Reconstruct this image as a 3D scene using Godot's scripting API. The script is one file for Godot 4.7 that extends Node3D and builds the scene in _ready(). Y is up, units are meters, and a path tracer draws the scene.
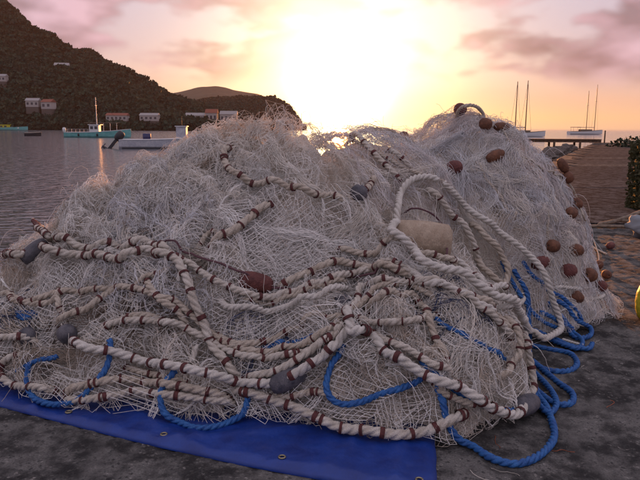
extends Node3D
# A heap of fishing nets on a harbour quay at sunset.

const F := 640.0                # focal length in pixels of the 640 x 480 photograph
const EYE := Vector3(0, 1.2, 0)
const SEA := -0.8
var cam_basis: Basis
var rng := RandomNumberGenerator.new()
var M := {}

# ------------------------------------------------------------------ small helpers
func obj(called: String, mesh: Mesh, m: Material, parent: Node = self) -> MeshInstance3D:
	var o := MeshInstance3D.new()
	o.name = called
	o.mesh = mesh
	o.material_override = m
	parent.add_child(o, true)
	return o

func thing(called: String, label: String, category: String, at := Vector3.ZERO, turn := 0.0, group := "") -> Node3D:
	var o := Node3D.new()
	o.name = called
	add_child(o, true)
	o.position = at
	o.rotation.y = turn
	tag(o, label, category, group)
	return o

func tag(o: Node, label: String, category: String, group := "") -> void:
	o.set_meta("label", label)
	o.set_meta("category", category)
	if group != "":
		o.set_meta("group", group)

func kind(o: Node, k: String, label := "", category := "") -> void:
	o.set_meta("kind", k)
	if label != "":
		tag(o, label, category)

func lin(r: float, g: float, b: float) -> Color:
	return Color(r, g, b).linear_to_srgb()

func mat(r: float, g: float, b: float, rough := 0.8, metal := 0.0) -> StandardMaterial3D:
	var m := StandardMaterial3D.new()
	m.albedo_color = lin(r, g, b)
	m.roughness = rough
	m.metallic = metal
	return m

func noise(seed_: int, freq: float, octaves := 3) -> FastNoiseLite:
	var n := FastNoiseLite.new()
	n.seed = seed_
	n.noise_type = FastNoiseLite.TYPE_SIMPLEX_SMOOTH
	n.frequency = freq
	n.fractal_type = FastNoiseLite.FRACTAL_FBM
	n.fractal_octaves = octaves
	return n

func gray(seed_: int, freq: float, octaves: int, size := 512) -> Image:
	var im := noise(seed_, freq, octaves).get_seamless_image(size, size)
	im.convert(Image.FORMAT_RGB8)
	return im

func tinted(seed_: int, freq: float, octaves: int, a: Color, b: Color, size := 512, speck := 0.0) -> ImageTexture:
	# a and b are linear base colours, mixed by noise; speck adds grain
	var im := noise(seed_, freq, octaves).get_seamless_image(size, size)
	var fine := noise(seed_ + 7, 0.16, 2).get_seamless_image(size, size)
	var out := Image.create(size, size, false, Image.FORMAT_RGB8)
	for y in size:
		for x in size:
			var t: float = clampf((im.get_pixel(x, y).r - 0.5) * 1.5 + 0.5, 0, 1)
			var s: float = 1.0 + speck * (fine.get_pixel(x, y).r - 0.5) * 2.0
			var c := a.lerp(b, t)
			out.set_pixel(x, y, Color(c.r * s, c.g * s, c.b * s).clamp().linear_to_srgb())
	out.generate_mipmaps()
	return ImageTexture.create_from_image(out)

func bumpy(seed_: int, freq: float, octaves: int, strength: float, size := 512) -> ImageTexture:
	var im := gray(seed_, freq, octaves, size)
	im.bump_map_to_normal_map(strength)
	return ImageTexture.create_from_image(im)

func triplanar(m: StandardMaterial3D, scale_: float, world := true) -> StandardMaterial3D:
	m.uv1_triplanar = true
	m.uv1_world_triplanar = world
	m.uv1_scale = Vector3.ONE * scale_
	return m

func textured(tex: Texture2D, nrm: Texture2D, scale_: float, rough := 0.85, nscale := 1.0, world := true) -> StandardMaterial3D:
	var m := StandardMaterial3D.new()
	m.albedo_texture = tex
	if nrm:
		m.normal_enabled = true
		m.normal_texture = nrm
		m.normal_scale = nscale
	m.roughness = rough
	return triplanar(m, scale_, world)

func box(w: float, h: float, d: float) -> BoxMesh:
	var b := BoxMesh.new()
	b.size = Vector3(w, h, d)
	return b

func put(called: String, mesh: Mesh, m: Material, parent: Node, at: Vector3, turn := Vector3.ZERO) -> MeshInstance3D:
	var o := obj(called, mesh, m, parent)
	o.position = at
	o.rotation = turn
	return o

func cyl(r0: float, r1: float, h: float, seg := 10) -> CylinderMesh:
	var c := CylinderMesh.new()
	c.bottom_radius = r0
	c.top_radius = r1
	c.height = h
	c.radial_segments = seg
	c.rings = 1
	return c

# a turned shape about the y axis from [radius, y] pairs
func lathe(profile: Array, seg := 16, wob := 0.0) -> ArrayMesh:
	var st := SurfaceTool.new()
	st.begin(Mesh.PRIMITIVE_TRIANGLES)
	st.set_smooth_group(0)
	var r2 := RandomNumberGenerator.new()
	r2.seed = 5
	var pts := []
	for p in profile:
		var row := PackedVector3Array()
		for k in seg:
			var a := TAU * k / seg
			var r: float = p[0] * (1.0 + r2.randf_range(-wob, wob))
			row.append(Vector3(cos(a) * r, p[1], sin(a) * r))
		pts.append(row)
	for i in profile.size() - 1:
		for k in seg:
			var n := (k + 1) % seg
			var a: Vector3 = pts[i][k]
			var b: Vector3 = pts[i][n]
			var c: Vector3 = pts[i + 1][n]
			var d: Vector3 = pts[i + 1][k]
			for v in [a, b, c, a, c, d]:
				st.add_vertex(v)
	st.generate_normals()
	return st.commit()

func quad_st() -> SurfaceTool:
	var st := SurfaceTool.new()
	st.begin(Mesh.PRIMITIVE_TRIANGLES)
	st.set_smooth_group(-1)
	return st

func add_quad(st: SurfaceTool, a: Vector3, b: Vector3, c: Vector3, d: Vector3) -> void:
	for v in [a, b, c, a, c, d]:
		st.add_vertex(v)

# ------------------------------------------------------------------ pixels to directions
func ray(px: float, py: float) -> Vector3:
	return (cam_basis * Vector3((px - 320.0) / F, (240.0 - py) / F, -1.0)).normalized()

func on_plane(px: float, py: float, y: float) -> Vector3:
	var d := ray(px, py)
	return EYE + d * ((y - EYE.y) / d.y)

func at_depth(px: float, py: float, depth: float) -> Vector3:
	var d := ray(px, py)
	return EYE + d * (depth / -d.z)

# ------------------------------------------------------------------ the heap's shape
const GX0 := -3.4
const GZ0 := -7.0
const GS := 0.025
const GNX := 250
const GNZ := 216
var hgrid := PackedFloat32Array()

func dome(x: float, d: float, cx: float, cd: float, rl: float, rr: float, rf: float, rb: float, h: float, p: float, q: float) -> float:
	var u := (x - cx) / (rl if x < cx else rr)
	var v := (d - cd) / (rf if d < cd else rb)
	var t := sqrt(u * u + v * v)
	if t >= 1.0:
		return 0.0
	return h * pow(1.0 - pow(t, p), q)

func smax(a: float, b: float, k: float) -> float:
	k = minf(k, maxf(maxf(a, b), 0.0001))
	var h := maxf(k - absf(a - b), 0.0) / k
	return maxf(a, b) + h * h * k * 0.25

func make_heap() -> void:
	var big := noise(3, 1.1, 2)
	var mid := noise(4, 3.3, 2)
	var fold := noise(9, 2.0, 2)
	var fine := noise(14, 8.0, 2)
	hgrid.resize(GNX * GNZ)
	for j in GNZ:
		var z := GZ0 + j * GS
		var d := -z
		for i in GNX:
			var x := GX0 + i * GS
			var h := dome(x, d, -0.28, 3.62, 1.85, 1.25, 1.2, 1.2, 1.295, 1.5, 0.85)
			h = smax(h, dome(x, d, -1.05, 3.45, 1.0, 0.9, 0.62, 0.9, 0.74, 2.0, 0.7), 0.12)
			h = smax(h, dome(x, d, 1.02, 4.75, 0.95, 1.0, 1.25, 1.1, 1.32, 2.1, 0.75), 0.1)
			h = smax(h, dome(x, d, 0.40, 3.17, 0.95, 0.62, 0.90, 0.9, 0.68, 2.3, 0.6), 0.15)
			h = smax(h, dome(x, d, 0.30, 4.2, 0.82, 0.85, 1.0, 0.8, 1.19, 2.8, 0.8), 0.15)
			h = smax(h, dome(x, d, -1.1, 3.2, 1.2, 1.0, 0.50, 0.7, 0.38, 2.4, 0.6), 0.12)
			h = smax(h, dome(x, d, 1.1, 4.2, 0.5, 0.92, 0.55, 0.7, 0.36, 2.4, 0.7), 0.12)
			var m := clampf(h / 0.25, 0, 1) * (1.0 - 0.8 * exp(-pow((x - 0.25) / 0.5, 2.0) - pow((d - 4.1) / 0.7, 2.0)))
			h -= 0.025 * m
			if m > 0.0:
				h += m * (0.05 * big.get_noise_2d(x, d) + 0.075 * mid.get_noise_2d(x, d) + 0.03 * fine.get_noise_2d(x, d))
				var f := 1.0 - absf(fold.get_noise_2d(x * 1.6 + d * 0.8, d * 0.8))
				h += m * 0.15 * (f * f - 0.85)
			hgrid[j * GNX + i] = maxf(h, 0.0)

func hs(x: float, z: float) -> float:
	var fx := clampf((x - GX0) / GS, 0.0, GNX - 1.01)
	var fz := clampf((z - GZ0) / GS, 0.0, GNZ - 1.01)
	var i := int(fx)
	var j := int(fz)
	fx -= i
	fz -= j
	var k := j * GNX + i
	var a := hgrid[k]
	var c := hgrid[k + GNX]
	a += (hgrid[k + 1] - a) * fx
	c += (hgrid[k + GNX + 1] - c) * fx
	return a + (c - a) * fz

func hn(x: float, z: float) -> Vector3:
	var e := 0.03
	return Vector3(hs(x - e, z) - hs(x + e, z), 2.0 * e, hs(x, z - e) - hs(x, z + e)).normalized()

# the same over a wider base: smoother directions for things that lie on the heap
func hn_wide(x: float, z: float) -> Vector3:
	var e := 0.09
	return Vector3(hs(x - e, z) - hs(x + e, z), 2.0 * e, hs(x, z - e) - hs(x, z + e)).normalized()

func on_heap(px: float, py: float) -> Vector3:
	var d := ray(px, py)
	var t := 1.5
	var p := EYE + d * t
	while t < 9.0:
		p = EYE + d * t
		if p.y < hs(p.x, p.z) or p.y < 0.0:
			break
		t += 0.012
	if t >= 9.0:
		return at_depth(px, py, 4.4)
	return p

# lift a point so that it clears the heap by at least r
func clear_of(p: Vector3, r: float) -> Vector3:
	for k in 2:
		var n := hn(p.x, p.z)
		var gap := (p.y - hs(p.x, p.z)) * n.y
		if gap < r:
			p += n * (r - gap)
	if p.y < r:
		p.y = r
	return p

# ------------------------------------------------------------------ twine
class Twine:
	var v := PackedVector3Array()
	var c := PackedColorArray()
	var ix := PackedInt32Array()
	var n := 0
	func seg(a: Vector3, b: Vector3, r: float, col: Color) -> void:
		var t := b - a
		var l := t.length()
		if l < 0.0005:
			return
		t /= l
		var s := t.cross(Vector3(0.31, 0.83, 0.46)).normalized() * r
		var w := t.cross(s)
		var h := s * -0.5
		w *= 0.866
		if n * 6 + 6 > v.size():
			v.resize(v.size() + 60000)
			c.resize(c.size() + 60000)
			ix.resize(ix.size() + 180000)
		var k := n * 6
		v[k] = a + s
		v[k + 1] = a + h + w
		v[k + 2] = a + h - w
		v[k + 3] = b + s
		v[k + 4] = b + h + w
		v[k + 5] = b + h - w
		for q in 6:
			c[k + q] = col
		var m := n * 18
		ix[m] = k; ix[m + 1] = k + 1; ix[m + 2] = k + 4
		ix[m + 3] = k; ix[m + 4] = k + 4; ix[m + 5] = k + 3
		ix[m + 6] = k + 1; ix[m + 7] = k + 2; ix[m + 8] = k + 5
		ix[m + 9] = k + 1; ix[m + 10] = k + 5; ix[m + 11] = k + 4
		ix[m + 12] = k + 2; ix[m + 13] = k; ix[m + 14] = k + 3
		ix[m + 15] = k + 2; ix[m + 16] = k + 3; ix[m + 17] = k + 5
		n += 1
	func mesh() -> ArrayMesh:
		v.resize(n * 6)
		c.resize(n * 6)
		ix.resize(n * 18)
		var arr := []
		arr.resize(Mesh.ARRAY_MAX)
		arr[Mesh.ARRAY_VERTEX] = v
		arr[Mesh.ARRAY_COLOR] = c
		arr[Mesh.ARRAY_INDEX] = ix
		var out := ArrayMesh.new()
		out.add_surface_from_arrays(Mesh.PRIMITIVE_TRIANGLES, arr)
		return out

# one crumpled sheet of netting, walked out cell by cell over the heap
func sheet(tw: Twine, x: float, z: float, heading: float, nu: int, nv: int, cu: float, cv: float, lift: float, amp_n: float, amp_t: float, freq: float, r: float, col: Color, sd: int, slack := 0.0) -> void:
	var na := noise(sd, freq, 2)
	var nb := noise(sd + 101, freq, 2)
	var nc := noise(sd + 202, freq * 1.3, 3)
	var tint := noise(sd + 303, 2.0, 2)
	var hole := noise(sd + 404, 1.6, 2)
	var P := PackedVector3Array()
	P.resize(nu * nv)
	var ok := PackedByteArray()
	ok.resize(nu * nv)
	var du := Vector3(cos(heading), 0, sin(heading))
	var dv := Vector3(-sin(heading), 0, cos(heading))
	var hv := nv / 2
	var spine := Vector3(x, hs(x, z), z)
	# walk back along the spine by half its length first
	for i in nu / 2:
		spine = walk(spine, -du, cu)
	for i in nu:
		for side in 2:
			var p := spine
			var dir := dv if side == 0 else -dv
			var j := hv if side == 0 else hv - 1
			if side == 1:
				p = walk(p, dir, cv)
			while j >= 0 and j < nv:
				var n := hn(p.x, p.z)
				var uu := i * cu
				var vv := j * cv
				var a := na.get_noise_2d(uu, vv)
				var b := nb.get_noise_2d(uu, vv)
				var c := nc.get_noise_2d(uu, vv)
				var t1 := (du - n * n.dot(du)).normalized()
				var t2 := n.cross(t1)
				var q := p + n * (lift + amp_n * (c + 0.25)) + t1 * (a * amp_t) + t2 * (b * amp_t)
				if slack > 0.0:
					q += Vector3(rng.randf_range(-1, 1), rng.randf_range(-1, 1), rng.randf_range(-1, 1)) * slack
				var floor_y := maxf(0.012, 0.0)
				if q.y < floor_y:
					q.y = floor_y + rng.randf() * 0.006
				P[i * nv + j] = q
				ok[i * nv + j] = 1 if (hs(p.x, p.z) > 0.03 and -p.z < (4.25 if p.x < 0.1 else 5.35) and hole.get_noise_2d(uu, vv) > -0.33) else 0
				p = walk(p, dir, cv)
				j += 1 if side == 0 else -1
		spine = walk(spine, du, cu)
	for i in nu:
		for j in nv:
			var k := i * nv + j
			if ok[k] == 0:
				continue
			var t := 1.0 + 0.28 * tint.get_noise_2d(i * cu, j * cv) + rng.randf_range(-0.08, 0.08)
			var cc := Color(col.r * t, col.g * t, col.b * t)
			if i + 1 < nu and ok[k + nv] == 1:
				tw.seg(P[k], P[k + nv], r, cc)
			if j + 1 < nv and ok[k + 1] == 1:
				tw.seg(P[k], P[k + 1], r, cc)

func walk(p: Vector3, dir: Vector3, step: float) -> Vector3:
	var n := hn(p.x, p.z)
	var t := dir - n * n.dot(dir)
	var l := t.length()
	if l < 0.05:
		return p
	p += t * (step / l)
	var h := hs(p.x, p.z)
	# back on to the surface, along the normal so that steep flanks are not stretched
	var gap := (p.y - h) * n.y
	p -= n * gap
	return p

# netting gathered into a slack roll: many strands running together over the heap
func gathered(tw: Twine, x: float, z: float, heading: float, len_: float, wide: float, count: int, r: float, col: Color, sd: int) -> void:
	var wander := noise(sd, 1.4, 2)
	var wob := noise(sd + 1, 9.0, 2)
	var path := PackedVector3Array()
	var p := Vector3(x, hs(x, z), z)
	var step := 0.03
	var n := int(len_ / step)
	for i in n:
		if hs(p.x, p.z) < 0.03:
			break
		path.append(p)
		var a := heading + 1.3 * wander.get_noise_1d(i * step)
		p = walk(p, Vector3(cos(a), 0, sin(a)), step)
	path = relax(path, 2)
	n = path.size()
	if n < 6:
		return
	var sides := PackedVector3Array()
	var ups := PackedVector3Array()
	for i in n:
		var up := hn_wide(path[i].x, path[i].z)
		var t := (path[mini(i + 1, n - 1)] - path[maxi(i - 1, 0)]).normalized()
		ups.append(up)
		sides.append(t.cross(up).normalized())
	for k in count:
		var off := rng.randfn(0.0, 0.5) * wide
		var rise := rng.randf() * wide * 0.7 * maxf(0.2, 1.0 - absf(off) / wide)
		var ph := rng.randf() * 50.0
		var t0 := rng.randi() % maxi(n / 3, 1)
		var t1 := n - rng.randi() % maxi(n / 3, 1)
		var tone := rng.randf_range(0.7, 1.15)
		var cc := Color(col.r * tone, col.g * tone, col.b * tone)
		var last := Vector3.ZERO
		for i in range(t0, t1):
			var s := i * step
			var e := sin(PI * clampf(float(i) / (n - 1), 0.06, 0.94))
			var sp := off * (1.35 - 0.6 * e) + 0.016 * wob.get_noise_2d(s * 2.0, ph) + 0.5 * wide * wob.get_noise_2d(s * 0.35, ph)
			var q := path[i] + sides[i] * sp + ups[i] * (rise * e + 0.004 + 0.02 * absf(wob.get_noise_2d(s * 1.5, ph + 80.0)))
			if q.y < 0.012:
				q.y = 0.012
			if i > t0:
				tw.seg(last, q, r, cc)
			last = q

# loose curled ends of twine
func stray(tw: Twine, p: Vector3, len_: float, r: float, col: Color, rise: float) -> void:
	var n := hn(p.x, p.z)
	var d := Vector3(rng.randf_range(-1, 1), rng.randf_range(-0.4, 0.4), rng.randf_range(-1, 1)).normalized()
	var turn := Vector3(rng.randf_range(-1, 1), rng.randf_range(-1, 1), rng.randf_range(-1, 1)) * 0.55
	var steps := 9
	var s := len_ / steps
	var q := p + n * rng.randf_range(0.005, 0.03 + rise)
	for k in steps:
		d = (d + turn.cross(d) * 0.5 + Vector3(rng.randf_range(-1, 1), rng.randf_range(-1, 1), rng.randf_range(-1, 1)) * 0.22).normalized()
		var q2 := clear_of(q + d * s, 0.004)
		var over := (q2.y - hs(q2.x, q2.z))
		if over > 0.05 + rise:
			d.y -= 0.6
		tw.seg(q, q2, r, col)
		q = q2

# ------------------------------------------------------------------ ropes
func smooth_path(pts: PackedVector3Array, step: float) -> PackedVector3Array:
	var out := PackedVector3Array()
	var n := pts.size()
	for i in n - 1:
		var a := pts[maxi(i - 1, 0)]
		var b := pts[i]
		var c := pts[i + 1]
		var d := pts[mini(i + 2, n - 1)]
		var m := maxi(int(ceil(b.distance_to(c) / step)), 1)
		for k in m:
			out.append(b.cubic_interpolate(c, a, d, float(k) / m))
	out.append(pts[n - 1])
	return out

func relax(p: PackedVector3Array, times: int) -> PackedVector3Array:
	for t in times:
		var q := p.duplicate()
		for i in range(1, p.size() - 1):
			q[i] = p[i] * 0.5 + (p[i - 1] + p[i + 1]) * 0.25
		p = q
	return p

# a laid rope: three strands winding round each other
func rope_mesh(path: PackedVector3Array, r: float, strands := 3, pitch := 5.0, sides := 18, depth := 0.42) -> ArrayMesh:
	var st := SurfaceTool.new()
	st.begin(Mesh.PRIMITIVE_TRIANGLES)
	st.set_smooth_group(0)
	var n := path.size()
	var up := Vector3.UP
	var rings := []
	var s := 0.0
	for i in n:
		var t := (path[mini(i + 1, n - 1)] - path[maxi(i - 1, 0)]).normalized()
		var side := t.cross(up)
		if side.length() < 0.05:
			side = t.cross(Vector3(1, 0.2, 0))
		side = side.normalized()
		up = side.cross(t).normalized()
		if i > 0:
			s += path[i].distance_to(path[i - 1])
		var ring := PackedVector3Array()
		var twist := TAU * s / (pitch * r * 2.0)
		var fray := 1.0 + 0.05 * sin(s * 37.0) + rng.randf_range(-0.015, 0.015)
		if i == 0 or i == n - 1:
			fray *= 0.35
		for k in sides:
			var a := TAU * k / sides
			var lobe := pow(absf(cos(a * strands * 0.5)), 0.7)
			var rr := r * fray * (1.0 - depth + depth * lobe)
			ring.append(path[i] + side * (cos(a + twist) * rr) + up * (sin(a + twist) * rr))
		rings.append(ring)
	for i in n - 1:
		var A: PackedVector3Array = rings[i]
		var B: PackedVector3Array = rings[i + 1]
		for k in sides:
			var m := (k + 1) % sides
			st.add_vertex(A[k]); st.add_vertex(B[k]); st.add_vertex(B[m])
			st.add_vertex(A[k]); st.add_vertex(B[m]); st.add_vertex(A[m])
	for k in range(1, sides - 1):
		st.add_vertex(rings[0][0]); st.add_vertex(rings[0][k]); st.add_vertex(rings[0][k + 1])
		st.add_vertex(rings[n - 1][0]); st.add_vertex(rings[n - 1][k + 1]); st.add_vertex(rings[n - 1][k])
	st.generate_normals()
	return st.commit()

# pixel pairs [x, y, x, y ...] laid over the heap or the ground
func lay(px: Array, r: float, lift: float, step := 0.0, ease_ := 5) -> PackedVector3Array:
	var pts := PackedVector3Array()
	for i in range(0, px.size(), 2):
		var p := on_heap(px[i], px[i + 1])
		var n := hn_wide(p.x, p.z) if p.y > 0.02 else Vector3.UP
		pts.append(clear_of(p + n * lift, r * 0.8))
	var path := smooth_path(pts, r * 0.45 if step == 0.0 else step)
	for t in 3:
		path = relax(path, ease_)
		for i in path.size():
			path[i] = clear_of(path[i], r * 0.8 + lift * 0.85)
	return relax(path, 3 if ease_ < 10 else 24)

func span(path: PackedVector3Array) -> float:
	var s := 0.0
	for i in range(1, path.size()):
		s += path[i].distance_to(path[i - 1])
	return s

# the ends go down among the netting
func sink_ends(path: PackedVector3Array) -> PackedVector3Array:
	var n := path.size()
	for e in 2:
		var run := 0.0
		for k in range(1, n / 3):
			var i := k if e == 0 else n - 1 - k
			var j := i - 1 if e == 0 else i + 1
			var w := 1.0 - run / 0.09
			run += path[i].distance_to(path[j])
			if w <= 0.0:
				break
			var p := path[j]
			var g := hn_wide(p.x, p.z) * 0.055 * w * w
			if p.y - g.y > 0.02:
				path[j] = p - g
	return path

var lash_meshes := []

func lashings(path: PackedVector3Array, r: float, gap: float, parent: Node, m: Material) -> void:
	var s := gap * rng.randf_range(0.3, 0.7)
	var run := 0.0
	for i in range(1, path.size() - 1):
		run += path[i].distance_to(path[i - 1])
		if run < s:
			continue
		s += gap * (rng.randf_range(0.7, 1.4) if rng.randf() > 0.14 else 0.22)
		var t := (path[i + 1] - path[i - 1]).normalized()
		var sd := t.cross(Vector3.UP).normalized()
		var o := obj("lashing", lash_meshes[rng.randi() % lash_meshes.size()], m, parent)
		var f := r * rng.randf_range(0.95, 1.04)
		t = (t + sd * rng.randf_range(-0.22, 0.22)).normalized()
		sd = t.cross(Vector3.UP).normalized()
		o.transform = Transform3D(Basis(sd, t, sd.cross(t)).rotated(t, rng.randf() * TAU) * Basis.from_scale(Vector3(f, r * rng.randf_range(0.22, 0.55), f)), path[i])

func rope(px: Array, r: float, lift: float, m: Material, parent: Node, gap := 0.0, called := "rope", strands := 3, pitch := 3.0, ease_ := 5) -> PackedVector3Array:
	if parent == net_front:
		lift += 0.018
		r *= 1.1
	var path := lay(px, r, lift, 0.0, ease_)
	if parent == net_front or parent == net_back:
		path = sink_ends(path)
	var o := obj(called, rope_mesh(path, r, strands, pitch), m, parent)
	if gap > 0.0:
		lashings(path, r, gap, o, M.lashing)
	return path

func float_at(px: float, py: float, mesh: Mesh, m: Material, parent: Node, axis_px: Array, lift: float, called := "float") -> MeshInstance3D:
	var p := on_heap(px, py)
	var n := hn_wide(p.x, p.z)
	var t := Vector3(1, 0.1, 0.15)
	if axis_px.size() > 1:
		t = on_heap(axis_px[0], axis_px[1]) - p
	t = (t - n * n.dot(t)).normalized()
	var o := obj(called, mesh, m, parent)
	var s := t.cross(n).normalized()
	o.transform = Transform3D(Basis(s, t, s.cross(t)), p + n * lift)
	return o

# ------------------------------------------------------------------ main
func _ready() -> void:
	rng.seed = 20
	camera_and_light()
	materials()
	make_heap()
	setting()
	shores()
	boats()
	quayside()
	nets()
	ropes_and_floats()

func camera_and_light() -> void:
	var cam := Camera3D.new()
	cam.name = "camera"
	cam.fov = rad_to_deg(2.0 * atan(240.0 / F))
	cam.near = 0.05
	cam.far = 30000
	cam.rotation = Vector3(-deg_to_rad(9.85), 0, deg_to_rad(0.35))
	cam.rotation_order = EULER_ORDER_YXZ
	cam.position = EYE
	add_child(cam)
	cam_basis = cam.basis
	cam.current = true

	var sun_az := atan(20.0 / F)
	var sun_el := deg_to_rad(4.0)
	var to_sun := Vector3(sin(sun_az) * cos(sun_el), sin(sun_el), -cos(sun_az) * cos(sun_el))
	var sun := DirectionalLight3D.new()
	sun.name = "sun"
	sun.light_color = Color(1.0, 0.62, 0.31)
	sun.light_energy = 1.6
	sun.light_angular_distance = 0.6
	sun.shadow_enabled = true
	add_child(sun)
	sun.look_at_from_position(to_sun * 100.0, Vector3.ZERO, Vector3.UP)

	var env := Environment.new()
	env.background_mode = Environment.BG_SKY
	env.tonemap_mode = Environment.TONE_MAPPER_LINEAR
	env.tonemap_exposure = 2.0
	env.sdfgi_enabled = true
	env.ssao_enabled = true
	env.ssil_enabled = true
	env.fog_enabled = true
	env.fog_density = 0.00007
	env.fog_light_color = Color(1.0, 0.86, 0.8)
	var sky := Sky.new()
	var pan := PanoramaSkyMaterial.new()
	pan.panorama = sky_image(to_sun)
	sky.sky_material = pan
	env.sky = sky
	var we := WorldEnvironment.new()
	we.environment = env
	add_child(we)

func sky_image(to_sun: Vector3) -> ImageTexture:
	var W := 2048
	var H := 1024
	var im := Image.create(W, H, false, Image.FORMAT_RGBF)
	im.fill(Color(0.16, 0.14, 0.16))
	var cl := noise(41, 0.55, 5)
	var wisp := noise(52, 2.4, 4)
	var tone := noise(63, 0.9, 3)
	for y in H / 2:
		var el := PI * 0.5 - PI * (y + 0.5) / H
		var sy := sin(el)
		var cy := cos(el)
		var eld := rad_to_deg(el)
		for x in W:
			var az := wrapf(TAU * (x + 0.5) / W, -PI, PI)
			var d := Vector3(sin(az) * cy, sy, -cos(az) * cy)
			var ang := rad_to_deg(acos(clampf(d.dot(to_sun), -1, 1)))
			# clear evening air, darkest low down away from the sun
			var hz := exp(-eld / 8.0)
			var side := 0.5 + 0.5 * cos(az)
			var c := Color(0.27, 0.28, 0.37).lerp(Color(0.28, 0.24, 0.29).lerp(Color(0.31, 0.22, 0.235), side), hz)
			var band := exp(-absf(eld - 1.0) / 3.2) * exp(-absf(rad_to_deg(az) - 1.8) / 34.0)
			c = c.lerp(Color(0.70, 0.43, 0.12), minf(band * 1.15, 0.95))
			# billowing cloud, lit from the sun's side
			var q := Vector3(d.x * 4.0, d.y * 11.0, d.z * 4.0)
			var n := cl.get_noise_3dv(q) + 0.4 * wisp.get_noise_3dv(q)
			var toward := cl.get_noise_3dv(q + (Vector3(to_sun.x * 4.0, to_sun.y * 11.0, to_sun.z * 4.0) - q) * 0.07)
			var cov := smoothstep(-0.27, 0.03, n) * smoothstep(2.6, 5.4, eld) * (1.0 - 0.9 * exp(-pow(ang / 8.0, 2.0)))
			var lit := exp(-ang / 20.0)
			var cc := Color(0.23, 0.205, 0.26).lerp(Color(0.36, 0.185, 0.195), clampf(lit * 1.4, 0, 1)).lerp(Color(0.40, 0.35, 0.40), smoothstep(14.0, 45.0, eld))
			var edge := clampf(0.62 + 1.6 * (n - toward) + 0.5 * tone.get_noise_3dv(q * 1.5), 0.42, 1.4)
			cc = Color(cc.r * edge, cc.g * edge, cc.b * edge)
			c = c.lerp(cc, cov * 0.94)
			# the sun's glow through the haze and thin cloud
			var g1 := 22.0 * exp(-pow(ang / 2.2, 2.0))
			var g2 := 2.3 * exp(-pow(ang / 6.2, 1.3)) * (1.0 - 0.35 * cov)
			var g3 := 0.32 * exp(-ang / 10.0) * (1.0 - 0.5 * cov)
			c.r += g1 + g2 + g3
			c.g += g1 * 0.85 + g2 * 0.74 + g3 * 0.56
			c.b += g1 * 0.5 + g2 * 0.36 + g3 * 0.26
			im.set_pixel(x, y, c)
	return ImageTexture.create_from_image(im)

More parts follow.
